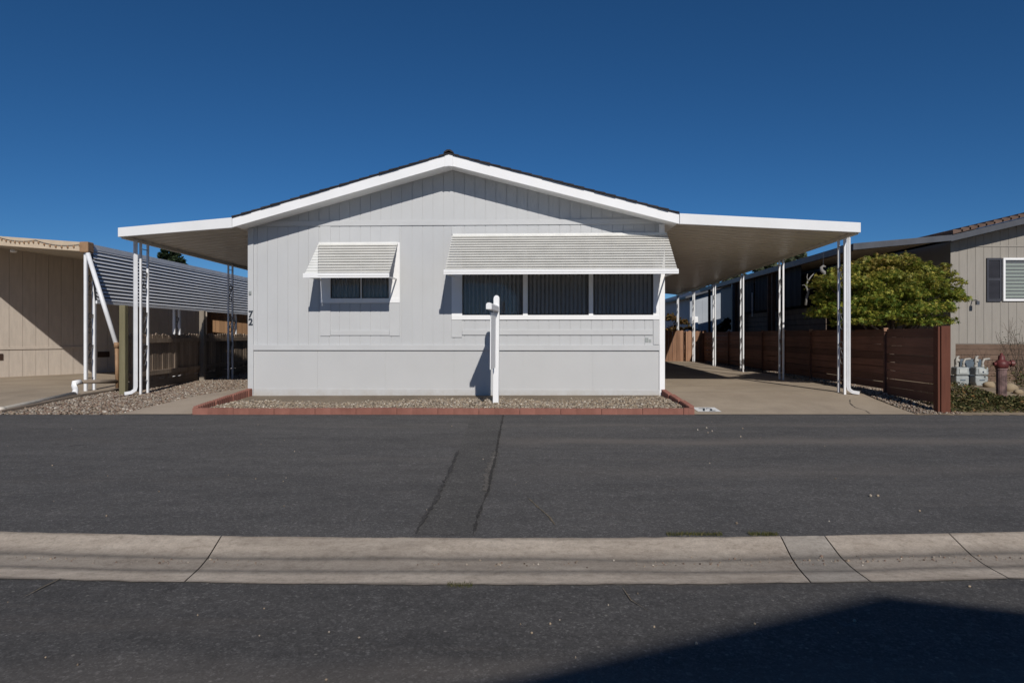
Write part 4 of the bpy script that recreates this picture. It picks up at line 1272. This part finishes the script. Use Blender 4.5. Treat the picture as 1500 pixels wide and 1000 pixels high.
MB().box(w0 + fwid, w1 - fwid, .0085, .0115, wz0 + fwid, wz1 - fwid).build('dark_backing', M['dark'], wn_)  # dark-coloured sheet stands for the dim room behind the blind
s0, s1 = at(1444.5, 378, Y2).x - 9.32, at(1465.5, 378, Y2).x - 9.32
mb = MB(); mb.box(s0, s0 + .035, -.03, -.0005, wz0 - .01, wz1); mb.box(s1 - .035, s1, -.03, -.0005, wz0 - .01, wz1)
for za_, zb2 in ((wz0 - .01, wz0 + .05), ((wz0 + wz1) / 2 - .03, (wz0 + wz1) / 2 + .03), (wz1 - .05, wz1)): mb.box(s0 + .035, s1 - .035, -.03, -.0005, za_, zb2)
z = wz0 + .06
while z < wz1 - .07:
    if abs(z + .012 - (wz0 + wz1) / 2) > .045: mb.add([(s0 + .035, -.026, z), (s1 - .035, -.026, z), (s1 - .035, -.008, z + .022), (s0 + .035, -.008, z + .022)], [(0, 1, 2, 3)])
    z += .024
mb.build('shutter', M['shutter'], rh, recalc=False)
hk = at(1424, 440, Y2); mb = MB(); mb.tube([(hk.x - 9.32, 0, hk.z), (hk.x - 9.32, -.14, hk.z), (hk.x - 9.32, -.17, hk.z - .03)], .01, 6); mb.box(hk.x - 9.32 - .03, hk.x - 9.32 + .03, -.19, -.14, hk.z - .10, hk.z - .02); mb.build('wall_lamp', M['charcoal'], rh)

rc_ = thing('carport', 'dark edged carport with black hanging shade cloths beside the taupe house', 'carport', (0, 0, 0))
e0 = at(1250, 356.5, 14.05); e1 = at(1250, 366, 14.05); i0 = at(1394, 344, 14.05); i1 = at(1394, 352.5, 14.05)
th = Vector((0, .09, 0)); q = [e1, i1, i0, e0]
mb = MB(); mb.add(q + [p + th for p in q], [(0, 1, 2, 3), (7, 6, 5, 4), (0, 4, 5, 1), (1, 5, 6, 2), (2, 6, 7, 3), (3, 7, 4, 0)]); mb.build('fascia', M['charcoal'], rc_, bevel=.005)
eb = Vector((7.92, 28.6, 3.06))
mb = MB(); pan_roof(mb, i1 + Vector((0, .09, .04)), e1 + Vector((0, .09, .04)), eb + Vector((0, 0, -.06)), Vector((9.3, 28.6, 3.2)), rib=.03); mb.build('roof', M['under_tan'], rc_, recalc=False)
MB().bar(e1 + Vector((.0, .10, .055)), eb + Vector((0, 0, -.03)), .09, .15).build('gutter', M['gutter_brown'], rc_, bevel=.01)
def eavex(d): return e1.x + (eb.x - e1.x) * (d - 14.05) / (28.6 - 14.05)
for d in (19.55, 19.95, 23.1, 23.5, 27.6):
    x = eavex(d) + .12; MB().box(x - .045, x + .045, d - .045, d + .045, .1, 2.98).build('post', M['brown_dark'], rc_, bevel=.004)
for a, b in ((17.4, 19.45), (20.05, 21.45), (21.55, 23.0)):
    mb = MB(); vs = []; n = 14
    for i in range(n + 1):
        d = a + (b - a) * i / n; x = eavex(d) + .14 + .02 * math.sin(i * 1.9); vs += [(x, d, 1.92), (x, d, 2.98)]
    mb.add(vs, [(2 * i, 2 * i + 2, 2 * i + 3, 2 * i + 1) for i in range(n)]); mb.build('shade_cloth', M['cloth_dark'], rc_, smooth=True, recalc=False)
MB().tube([(eavex(21.5) + .08, 21.5, 1.75), (eavex(21.5) + .08, 21.5, 2.5)], .012, 5).build('crank_rod', M['post'], rc_)
mb = MB(); z = .2
while z < 1.9:
    mb.bar((eavex(16.2) + .3, 16.2, z), (eavex(23.2) + .3, 23.2, z), .02, .13); z += .145
mb.build('deck_boards', M['deck'], rc_)
# house side's shade under that carport, put into a dark brown box
MB().box(9.0, 9.28, 16.5, 28, .1, 3.0).build('shaded_wall', M['brown_dark'], rc_)
MB().box(7.6, 9.0, 23.55, 23.65, .1, 2.95).build('end_wall', M['charcoal'], rc_)

# pale dead branch and a hanging ornament under the carport
br = thing('dead_branch', 'pale bare branch standing under the dark edged carport', 'branch', (0, 0, 0))
d = 15.6; P_ = lambda x, y, dd=0: at(x, y, d + dd)
mb = MB(); mb.tube([P_(1180, 447), P_(1181.5, 436), P_(1184, 428), P_(1181, 420), P_(1183, 412), P_(1188, 405), P_(1194, 399)], [.03, .028, .024, .022, .018, .014, .008], 6)
mb.tube([P_(1181, 420), P_(1178, 417), P_(1175, 418)], [.016, .01, .006], 5); mb.tube([P_(1184, 425), P_(1189, 421), P_(1194, 421.5)], [.014, .01, .006], 5); mb.tube([P_(1183.5, 412), P_(1182, 406), P_(1183, 401)], [.012, .009, .005], 5)
mb.build('branch', M['palebark'], br, smooth=True)
od = thing('hanging_ornament', 'white curled ornament hanging above the maple under the carport', 'ornament', (0, 0, 0))
d = 14.9; mb = MB(); mb.tube([P_(1209, 391), P_(1206, 389.5), P_(1203, 392), P_(1203.5, 396), P_(1207, 399), P_(1208, 403), P_(1205, 404)], [.02, .025, .035, .04, .045, .035, .012], 7)
mb.tube([P_(1204, 408.5), P_(1208, 408)], [.03, .04], 7); mb.build('ornament_body', M['palebark'], od, smooth=True)
MB().tube([P_(1206, 389.5), P_(1206, 368)], .004, 4).build('cord', M['charcoal'], od)


# ------------------------------------------------------------------ plants
def limb(mb, p, q, r0, r1, seed, n=6, wob=.12):
    rr = random.Random(seed); p = Vector(p); q = Vector(q); L = (q - p).length; pts = []
    for i in range(n + 1):
        t = i / n; v = p.lerp(q, t)
        if 0 < i < n: v += Vector((rr.uniform(-1, 1), rr.uniform(-1, 1), rr.uniform(-.5, .5))) * wob * L * .4
        pts.append(v)
    mb.tube(pts, [r0 + (r1 - r0) * i / n for i in range(n + 1)], 7); return pts


def crown_points(clumps, n, shell=.45):
    """points spread through ellipsoid clumps, denser toward their upper shells"""
    vol = np.array([c[1][0] * c[1][1] * c[1][2] for c in clumps]) ** .75; cnt = np.maximum(8, (n * vol / vol.sum()).astype(int)); out = []
    for (c, r), k in zip(clumps, cnt):
        v = rng.normal(size=(k, 3)); v /= np.linalg.norm(v, axis=1)[:, None]
        v[:, 2] = np.where(v[:, 2] < -.2, -v[:, 2] * .6, v[:, 2])
        rad = shell + (1 - shell) * rng.uniform(0, 1, (k, 1)) ** .6
        rad *= 1 + .18 * np.sin(v[:, :1] * 9 + c[0] * 5) * np.cos(v[:, 1:2] * 7 + c[2] * 6)
        out.append(np.array(c) + v * np.array(r) * rad)
    return np.concatenate(out)


# Japanese maple behind the fence
mp_ = thing('maple_tree', 'bushy green and rust tinted maple tree behind the dark red fence', 'tree', (7.3, 13.1, gz(7, 13)))
base = Vector((7.3, 13.1, gz(7, 13)))
cl_px = [(1215, 418, -.3, .42, .16), (1222, 440, .1, .45, .2), (1235, 402, 0, .36, .12), (1255, 420, -.35, .45, .17), (1262, 396, .1, .4, .13), (1280, 445, -.45, .5, .2), (1290, 386, .05, .40, .13), (1300, 410, -.3, .45, .16), (1322, 384, .2, .36, .13), (1322, 432, -.45, .5, .19), (1345, 396, .1, .36, .13), (1350, 415, -.3, .45, .16), (1372, 404, .1, .36, .12), (1380, 432, -.1, .42, .16), (1398, 440, .0, .28, .12), (1408, 438, .1, .16, .07), (1388, 391, .1, .10, .045), (1400, 412, .1, .14, .06), (1370, 455, -.2, .42, .16), (1335, 458, -.35, .5, .16), (1240, 458, -.3, .5, .18), (1290, 466, -.4, .55, .15), (1210, 462, .1, .4, .16), (1375, 472, .0, .3, .12), (1345, 474, -.2, .45, .12), (1255, 474, -.3, .5, .12), (1270, 408, .5, .6, .25), (1330, 415, .6, .6, .3), (1300, 440, .5, .8, .35), (1235, 430, .5, .5, .3)]
clumps = []
for px, py, dd, r, rzz in cl_px:
    p = at(px, py, 13.1 + dd) - base; clumps.append(((p.x, p.y, p.z), (r * .92, r * 1.0, rzz * 1.45)))
for i in range(18):
    c, r = random.choice(clumps); a_ = random.uniform(0, 6.28); e_ = random.uniform(-.1, 1.2)
    clumps.append(((c[0] + r[0] * 1.12 * math.cos(a_) * math.cos(e_), c[1] + r[1] * math.sin(a_) * math.cos(e_), c[2] + r[2] * 1.25 * math.sin(e_)), (random.uniform(.05, .13), .10, random.uniform(.03, .07))))
P = crown_points(clumps, 27000, .45)
cloud('crown', STAR[0], STAR[1], P, rand_rot(len(P), 1.3), rng.uniform(.040, .095, (len(P), 1)) * np.ones((1, 3)), M['maple'], mp_)
mb = MB(); trunk_top = Vector((.0, 0, .75)); limb(mb, (0, 0, -.05), trunk_top, .07, .05, 1, 5, .06)
for i, (c, r) in enumerate(clumps):
    if i % 2 == 0 and i < 30: limb(mb, trunk_top - Vector((0, 0, .1)), Vector(c), .035, .007, 20 + i, 6, .14)
mb.build('trunk', M['bark'], mp_, smooth=True)


def tree(name, label, base, clumps, nleaf, size, m, seed, trunk_r, bark='bark', tilt=1.2, tmpl=LEAF, cat='tree'):
    t = thing(name, label, cat, base)
    P = crown_points(clumps, nleaf, .3)
    cloud('crown', tmpl[0], tmpl[1], P, rand_rot(len(P), tilt), rng.uniform(size * .6, size * 1.3, (len(P), 1)) * np.ones((1, 3)), M[m], t)
    mb = MB(); hi = max(c[0][2] for c in clumps); tt = Vector((0, 0, hi * .45)); limb(mb, (0, 0, -.1), tt, trunk_r, trunk_r * .6, seed, 6, .05)
    for i, (c, r) in enumerate(clumps): limb(mb, tt - Vector((0, 0, hi * .1)), Vector(c), trunk_r * .45, trunk_r * .08, seed + i + 1, 6, .1)
    mb.build('trunk', M[bark], t, smooth=True); return t


def px_clumps(base, d, lst):
    out = []
    for px, py, rpx, zpx in lst:
        p = at(px, py, d) - Vector(base); out.append(((p.x, random.uniform(-.5, .5) * rpx * d / 1000, p.z), (rpx * d / 1000, rpx * d / 1000, zpx * d / 1000)))
    return out


b_ = (at(1030, 500, 52).x, 52, 0)
tree('eucalyptus_tree', 'loose grey green eucalyptus seen between the carport posts at the driveway end', b_, px_clumps(b_, 52, [(985, 452, 12, 8), (1000, 440, 14, 9), (1020, 425, 16, 10), (1040, 415, 14, 9), (1010, 410, 12, 7), (1032, 445, 12, 8), (1048, 432, 10, 8), (995, 425, 10, 6), (1022, 462, 9, 6)]), 2600, .42, 'euc', 50, .35, 'palebark')
b_ = (at(1150, 500, 46).x, 46, 0)
tree('eucalyptus_tree', 'pale leaved eucalyptus top rising above the dark carport roof', b_, px_clumps(b_, 46, [(1165, 378, 12, 8), (1150, 384, 14, 8), (1172, 372, 8, 6), (1130, 392, 14, 8), (1112, 396, 10, 6), (1160, 395, 16, 9), (1140, 404, 18, 9), (1118, 408, 14, 8), (1172, 390, 8, 8)]), 2300, .36, 'euc', 70, .3, 'palebark')
b_ = (at(1085, 500, 60).x, 60, 0)
tree('eucalyptus_tree', 'small eucalyptus crown just over the far end of the dark carport roof', b_, px_clumps(b_, 60, [(1070, 414, 12, 7), (1085, 408, 12, 7), (1098, 412, 10, 6), (1078, 424, 14, 8), (1062, 424, 10, 7)]), 1300, .45, 'euc', 90, .3, 'palebark')
b_ = (at(250, 500, 62).x, 62, 0)
tree('conifer_tree', 'dark conifer top showing above the slatted side awning', b_, px_clumps(b_, 62, [(245, 368, 8, 9), (243, 377, 10, 9), (255, 373, 8, 8), (258, 383, 12, 9), (240, 387, 11, 9), (250, 393, 15, 10), (266, 389, 7, 6), (258, 402, 16, 7), (240, 404, 14, 7), (250, 420, 20, 10), (270, 390, 6, 3)]), 6500, .36, 'conifer', 110, .35)
b_ = (at(992, 520, 31).x, 31, .15)
tree('shrub', 'rust coloured shrub behind the sunlit picket fence', b_, px_clumps(b_, 31, [(985, 468, 12, 9), (1000, 474, 12, 8), (990, 484, 14, 8), (1010, 482, 8, 6)]), 900, .17, 'rust', 130, .06, cat='shrub')
b_ = (at(1062, 520, 27.5).x, 27.5, .15)
tree('shrub', 'dark spiky shrub in front of the blue grey house', b_, px_clumps(b_, 27.5, [(1060, 480, 9, 8), (1066, 472, 5, 6), (1055, 487, 7, 6)]), 500, .22, 'palm', 150, .05, cat='shrub')

# ground cover at the right end (stuff)
pos = []
for i in range(14000):
    x = random.uniform(6.6, 9.6); y = random.uniform(10.2, 11.35)
    hgt = (.09 + .19 * max(0, math.sin(x * 2.3 + 1) * math.cos(y * 3.1) + .35)) * min(1, (y - 10.12) / .22) * min(1, (11.4 - y) / .2)
    if random.random() < hgt * 7: pos.append((x, y, gz(x, y) + random.uniform(.0, 1) ** .7 * hgt))
n = len(pos)
gc = cloud('ground_cover', LEAF[0], LEAF[1], pos, rand_rot(n, 1.0), rng.uniform(.03, .07, (n, 1)) * np.ones((1, 3)), M['cover'])
tag(gc, 'low olive green ground cover at the roadside round the fire hydrant', 'ground cover', kind='stuff')
pos = []
for i in range(2200):
    x = random.uniform(9.2, 11.6); y = random.uniform(11.9, 13.6); hgt = .35 + .25 * math.sin(x * 3) * math.cos(y * 2)
    pos.append((x, y, gz(x, y) + random.uniform(0, 1) * max(.05, hgt)))
gc = cloud('ground_cover', LEAF[0], LEAF[1], pos, rand_rot(len(pos), 1.0), rng.uniform(.03, .07, (len(pos), 1)) * np.ones((1, 3)), M['cover'])
tag(gc, 'darker taller ground cover against the brown skirting behind the hydrant', 'ground cover', kind='stuff')

# bare shrub by the brown skirting
bs = thing('bare_shrub', 'thin bare grey shrub against the brown skirting right of the hydrant', 'shrub', (9.95, 13.4, gz(9, 13.4)))
mb = MB(); rr = random.Random(31)
for i in range(26):
    a = rr.uniform(0, 6.28); L = rr.uniform(.7, 1.35); sp0 = rr.uniform(.15, .5)
    q = Vector((math.cos(a) * sp0, math.sin(a) * sp0 * .6, L)); pts = limb(mb, (rr.uniform(-.05, .05), rr.uniform(-.05, .05), 0), q, .005, .002, 300 + i, 6, .12)
    for j in (2, 3, 4, 5): 
        v = Vector((rr.uniform(-1, 1), rr.uniform(-.6, .6), rr.uniform(.2, 1))) * .22; mb.tube([pts[j], pts[j] + v * .5, pts[j] + v], [.003, .002, .0015], 4)
mb.build('twigs', M['bark'], bs)
P = crown_points([((0, 0, .75), (.5, .3, .5)), ((.2, 0, .3), (.4, .3, .3))], 260, .2); cloud('foliage', LEAF[0], LEAF[1], P, rand_rot(len(P), 1.2), rng.uniform(.02, .04, (len(P), 1)) * np.ones((1, 3)), M['euc'], bs)

# boulders
for i, (px, py, d, r, lab) in enumerate(((1479, 571, 12.1, .13, 'rounded tan boulder behind the fire hydrant'), (1492, 577, 11.8, .08, 'small pale boulder at the edge of the ground cover'), (1449, 562, 12.9, .11, 'grey boulder between gas meters and hydrant'))):
    p = at(px, py, d); mb = MB(); mb.blob((0, 0, 0), (r, r * .8, r * .7), i + 3, .14, 14, 9); o = mb.build('boulder', M['boulder'], smooth=True); o.location = (p.x, p.y, gz(p.x, p.y) + r * .4); tag(o, lab, 'boulder', 'boulders by the taupe house')

# fire hydrant: slim standpipe with side outlet
hy = thing('fire_hydrant', 'old slim red fire hydrant with faded barrel standing in the ground cover', 'fire hydrant', (8.03, 11.2, .10))
MB().lathe([(.075, -.1), (.075, .50), (.085, .505), (.085, .53)], (0, 0, 0), 18).build('barrel', M['barrel'], hy, smooth=False)
MB().lathe([(.085, .53), (.098, .55), (.102, .60), (.095, .63), (.065, .66), (.05, .67), (.048, .71), (.042, .735), (.02, .745), (.018, .775), (.001, .778)], (0, 0, 0), 18).build('bonnet', M['red'], hy, smooth=True)
MB().tube([(0, 0, .61), (.16, -.03, .61)], .038, 12).build('outlet', M['red'], hy, smooth=True)
mb = MB(); mb.tube([(.13, -.024, .61), (.175, -.032, .61)], .052, 12); mb.tube([(.175, -.032, .61), (.20, -.035, .61)], .02, 5); mb.build('outlet_cap', M['red'], hy)
mb = MB(); mb.tube([(-.09, 0, .60), (-.13, 0, .60)], .03, 10); mb.build('side_lug', M['red'], hy)

# gas meters
for i, (px, d, lab, fm) in enumerate(((1406, 13.4, 'pale gas meter next to the end of the dark red fence', 'meter'), (1434, 13.4, 'pale gas meter nearer to the hydrant', 'meter'))):
    p = at(px, 560, d); gm = thing('gas_meter', lab, 'gas meter', (p.x, d, gz(p.x, d)), 0, 'gas meters by the taupe house')
    z_ = -.01
    mb = MB(); mb.prism([(-.10, z_), (.10, z_), (.125, z_ + .07), (.125, z_ + .20), (-.125, z_ + .20), (-.125, z_ + .07)], -.09, .09); mb.build('body', M['meter'], gm, bevel=.02)
    mb = MB(); mb.prism([(-.13, z_ + .215), (.13, z_ + .215), (.12, z_ + .37), (-.12, z_ + .37)], -.10, .09); hd = mb.build('head', M['meter'], gm, bevel=.02)
    mb = MB(); mb.box(-.075, .075, -.112, -.1005, z_ + .25, z_ + .34); mb.build('dial', M['meterface'], hd, bevel=.005)
    mb = MB(); mb.box(-.05, .05, -.098, -.0905, z_ + .11, z_ + .13); mb.build('badge', M['meterdark'], gm)
    mb = MB(); mb.tube([(-.07, 0, z_ + .37), (-.07, 0, z_ + .50), (-.05, 0, z_ + .56), (.01, .05, z_ + .57)], .022, 8); mb.lathe([(.03, z_ + .37), (.03, z_ + .41)], (-.07, 0, 0), 10)
    mb.tube([(.07, 0, z_ + .37), (.07, 0, z_ + .46), (.10, 0, z_ + .52), (.22, .02, z_ + .53)], .022, 8); mb.lathe([(.03, z_ + .37), (.03, z_ + .41)], (.07, 0, 0), 10)
    mb.build('pipe', M['steel_dull'], gm, smooth=True)
    mb = MB(); mb.tube([(.0, .08, -.1), (.0, .08, z_ + .58)], .025, 8); mb.lathe([(.045, z_ + .47), (.05, z_ + .50), (.03, z_ + .54)], (.0, .08, 0), 10); mb.build('riser', M['steel_dull'], gm, smooth=True)
bx_ = thing('utility_box', 'dark blue grey utility box behind the gas meters', 'utility box', (at(1420, 560, 13.8).x, 13.85, gz(9, 13.8)))
MB().box(-.22, .22, -.10, .10, .05, .50).build('cabinet', M['meterdark'], bx_, bevel=.02); MB().box(-.17, .17, -.112, -.1005, .10, .45).build('door', M['meterdark'], bx_, bevel=.01)
MB().box(-.24, .24, -.12, .12, -.05, .05).build('plinth', M['newpad'], bx_)

# ------------------------------------------------------------------ houses far behind and the one across the street
gh = thing('house', 'blue grey house beyond the dark carport at the back of the lots', 'house', (8.6, 33.0, 0))
mb = MB(); mb.prism([(0, 0), (5.6, 0), (5.6, 3.3), (2.8, 3.75), (0, 2.95)], 0, 12); mb.build('wall', M['grey_house'], gh)
mb = MB(); x = .0
while x < 5.5: mb.box(x, x + .29, -.012, 0, .3, 2.86); x += .3
mb.build('siding', M['grey_house'], gh)
MB().prism([(-.3, 2.9), (2.8, 3.78), (5.9, 3.25), (5.9, 3.35), (2.8, 3.9), (-.3, 3.0)], -.35, 12.3).build('roof', M['charcoal'], gh)
o = MB().box(1.95, 2.75, -.04, -.013, .9, 2.45).build('window', M['trim'], gh); MB().box(2.0, 2.70, -.05, -.041, .95, 2.4).build('pane', M['cloth_dark'], o)
mb = MB(); mb.box(.05, .35, -.16, -.013, 1.45, 2.05); mb.box(.1, .3, -.18, -.161, 1.5, 2.0); mb.build('utility_cabinet', M['trim'], gh)

ph = thing('house', 'low house with pale white roof edge behind the picket fence', 'house', (7.2, 40.0, 0))
mb = MB(); mb.prism([(0, 0), (6, 0), (6, 2.5), (0, 2.5)], 0, 9); mb.build('wall', M['grey_house'], ph)
MB().prism([(-.6, 2.45), (1.2, 2.75), (3, 2.9), (6.5, 2.9), (6.5, 3.05), (3, 3.05), (1.2, 2.9), (-.6, 2.6)], -.5, 9.5).build('roof', M['trim'], ph)

oh = thing('house', 'gabled house across the street whose shadow falls on the near road', 'house', (2.98, -4.50, 0))
RZ = 4.72
mb = MB(); mb.prism([(-4.1, 0), (5.2, 0), (5.2, RZ - 1.35), (0, RZ - .14), (-4.1, RZ - 1.28)], -14, 0); mb.build('wall', M['wall_tan'], oh)
MB().prism([(-4.7, RZ - 1.42), (0, RZ - .12), (5.8, RZ - 1.5), (5.8, RZ - 1.38), (0, RZ), (-4.7, RZ - 1.30)], -14.4, .45).build('roof', M['shingle'], oh)
o = MB().box(-2.8, -1.0, .001, .05, 1.0, 2.2).build('window', M['trim'], oh); MB().box(-2.7, -1.1, .051, .06, 1.1, 2.1).build('pane', M['dark'], o)
o = MB().box(1.5, 3.3, .001, .05, 1.0, 2.2).build('window', M['trim'], oh); MB().box(1.6, 3.2, .051, .06, 1.1, 2.1).build('pane', M['dark'], o)

# ------------------------------------------------------------------ light
S = Vector((.185, -1, .66)).normalized()
W = bpy.data.worlds.new('World'); SC.world = W; W.use_nodes = True
wt = W.node_tree; bg = wt.nodes['Background']
sky = wt.nodes.new('ShaderNodeTexSky'); sky.sky_type = 'NISHITA'; sky.sun_disc = False
sky.sun_elevation = math.asin(S.z); sky.sun_rotation = math.atan2(S.x, S.y)
sky.altitude = 2000; sky.air_density = .9; sky.dust_density = 0; sky.ozone_density = 10
hs = wt.nodes.new('ShaderNodeHueSaturation'); hs.inputs['Saturation'].default_value = 1.08; hs.inputs['Hue'].default_value = .4955
wt.links.new(sky.outputs[0], hs.inputs['Color']); wt.links.new(hs.outputs[0], bg.inputs['Color']); bg.inputs['Strength'].default_value = .058
sl = bpy.data.lights.new('sun', 'SUN'); sl.energy = 3.45; sl.angle = R(.6); sl.color = (1, .95, .88)
so = bpy.data.objects.new('sun', sl); COL.objects.link(so); so.rotation_euler = S.to_track_quat('Z', 'Y').to_euler(); so.location = S * 30

# ------------------------------------------------------------------ camera
cam = bpy.data.cameras.new('camera'); co = bpy.data.objects.new('camera', cam); COL.objects.link(co)
cam.sensor_width = 36; cam.lens = 24; cam.shift_y = -10 / 1500; cam.clip_end = 3000; cam.clip_start = .05
co.location = (0, 0, H); co.rotation_euler = (R(90), 0, 0)
SC.camera = co
vs_ = SC.view_settings; vs_.view_transform = 'Standard'; vs_.look = 'None'; vs_.exposure = 0; vs_.gamma = 1
SC.cycles.max_bounces = 8; SC.cycles.transparent_max_bounces = 12
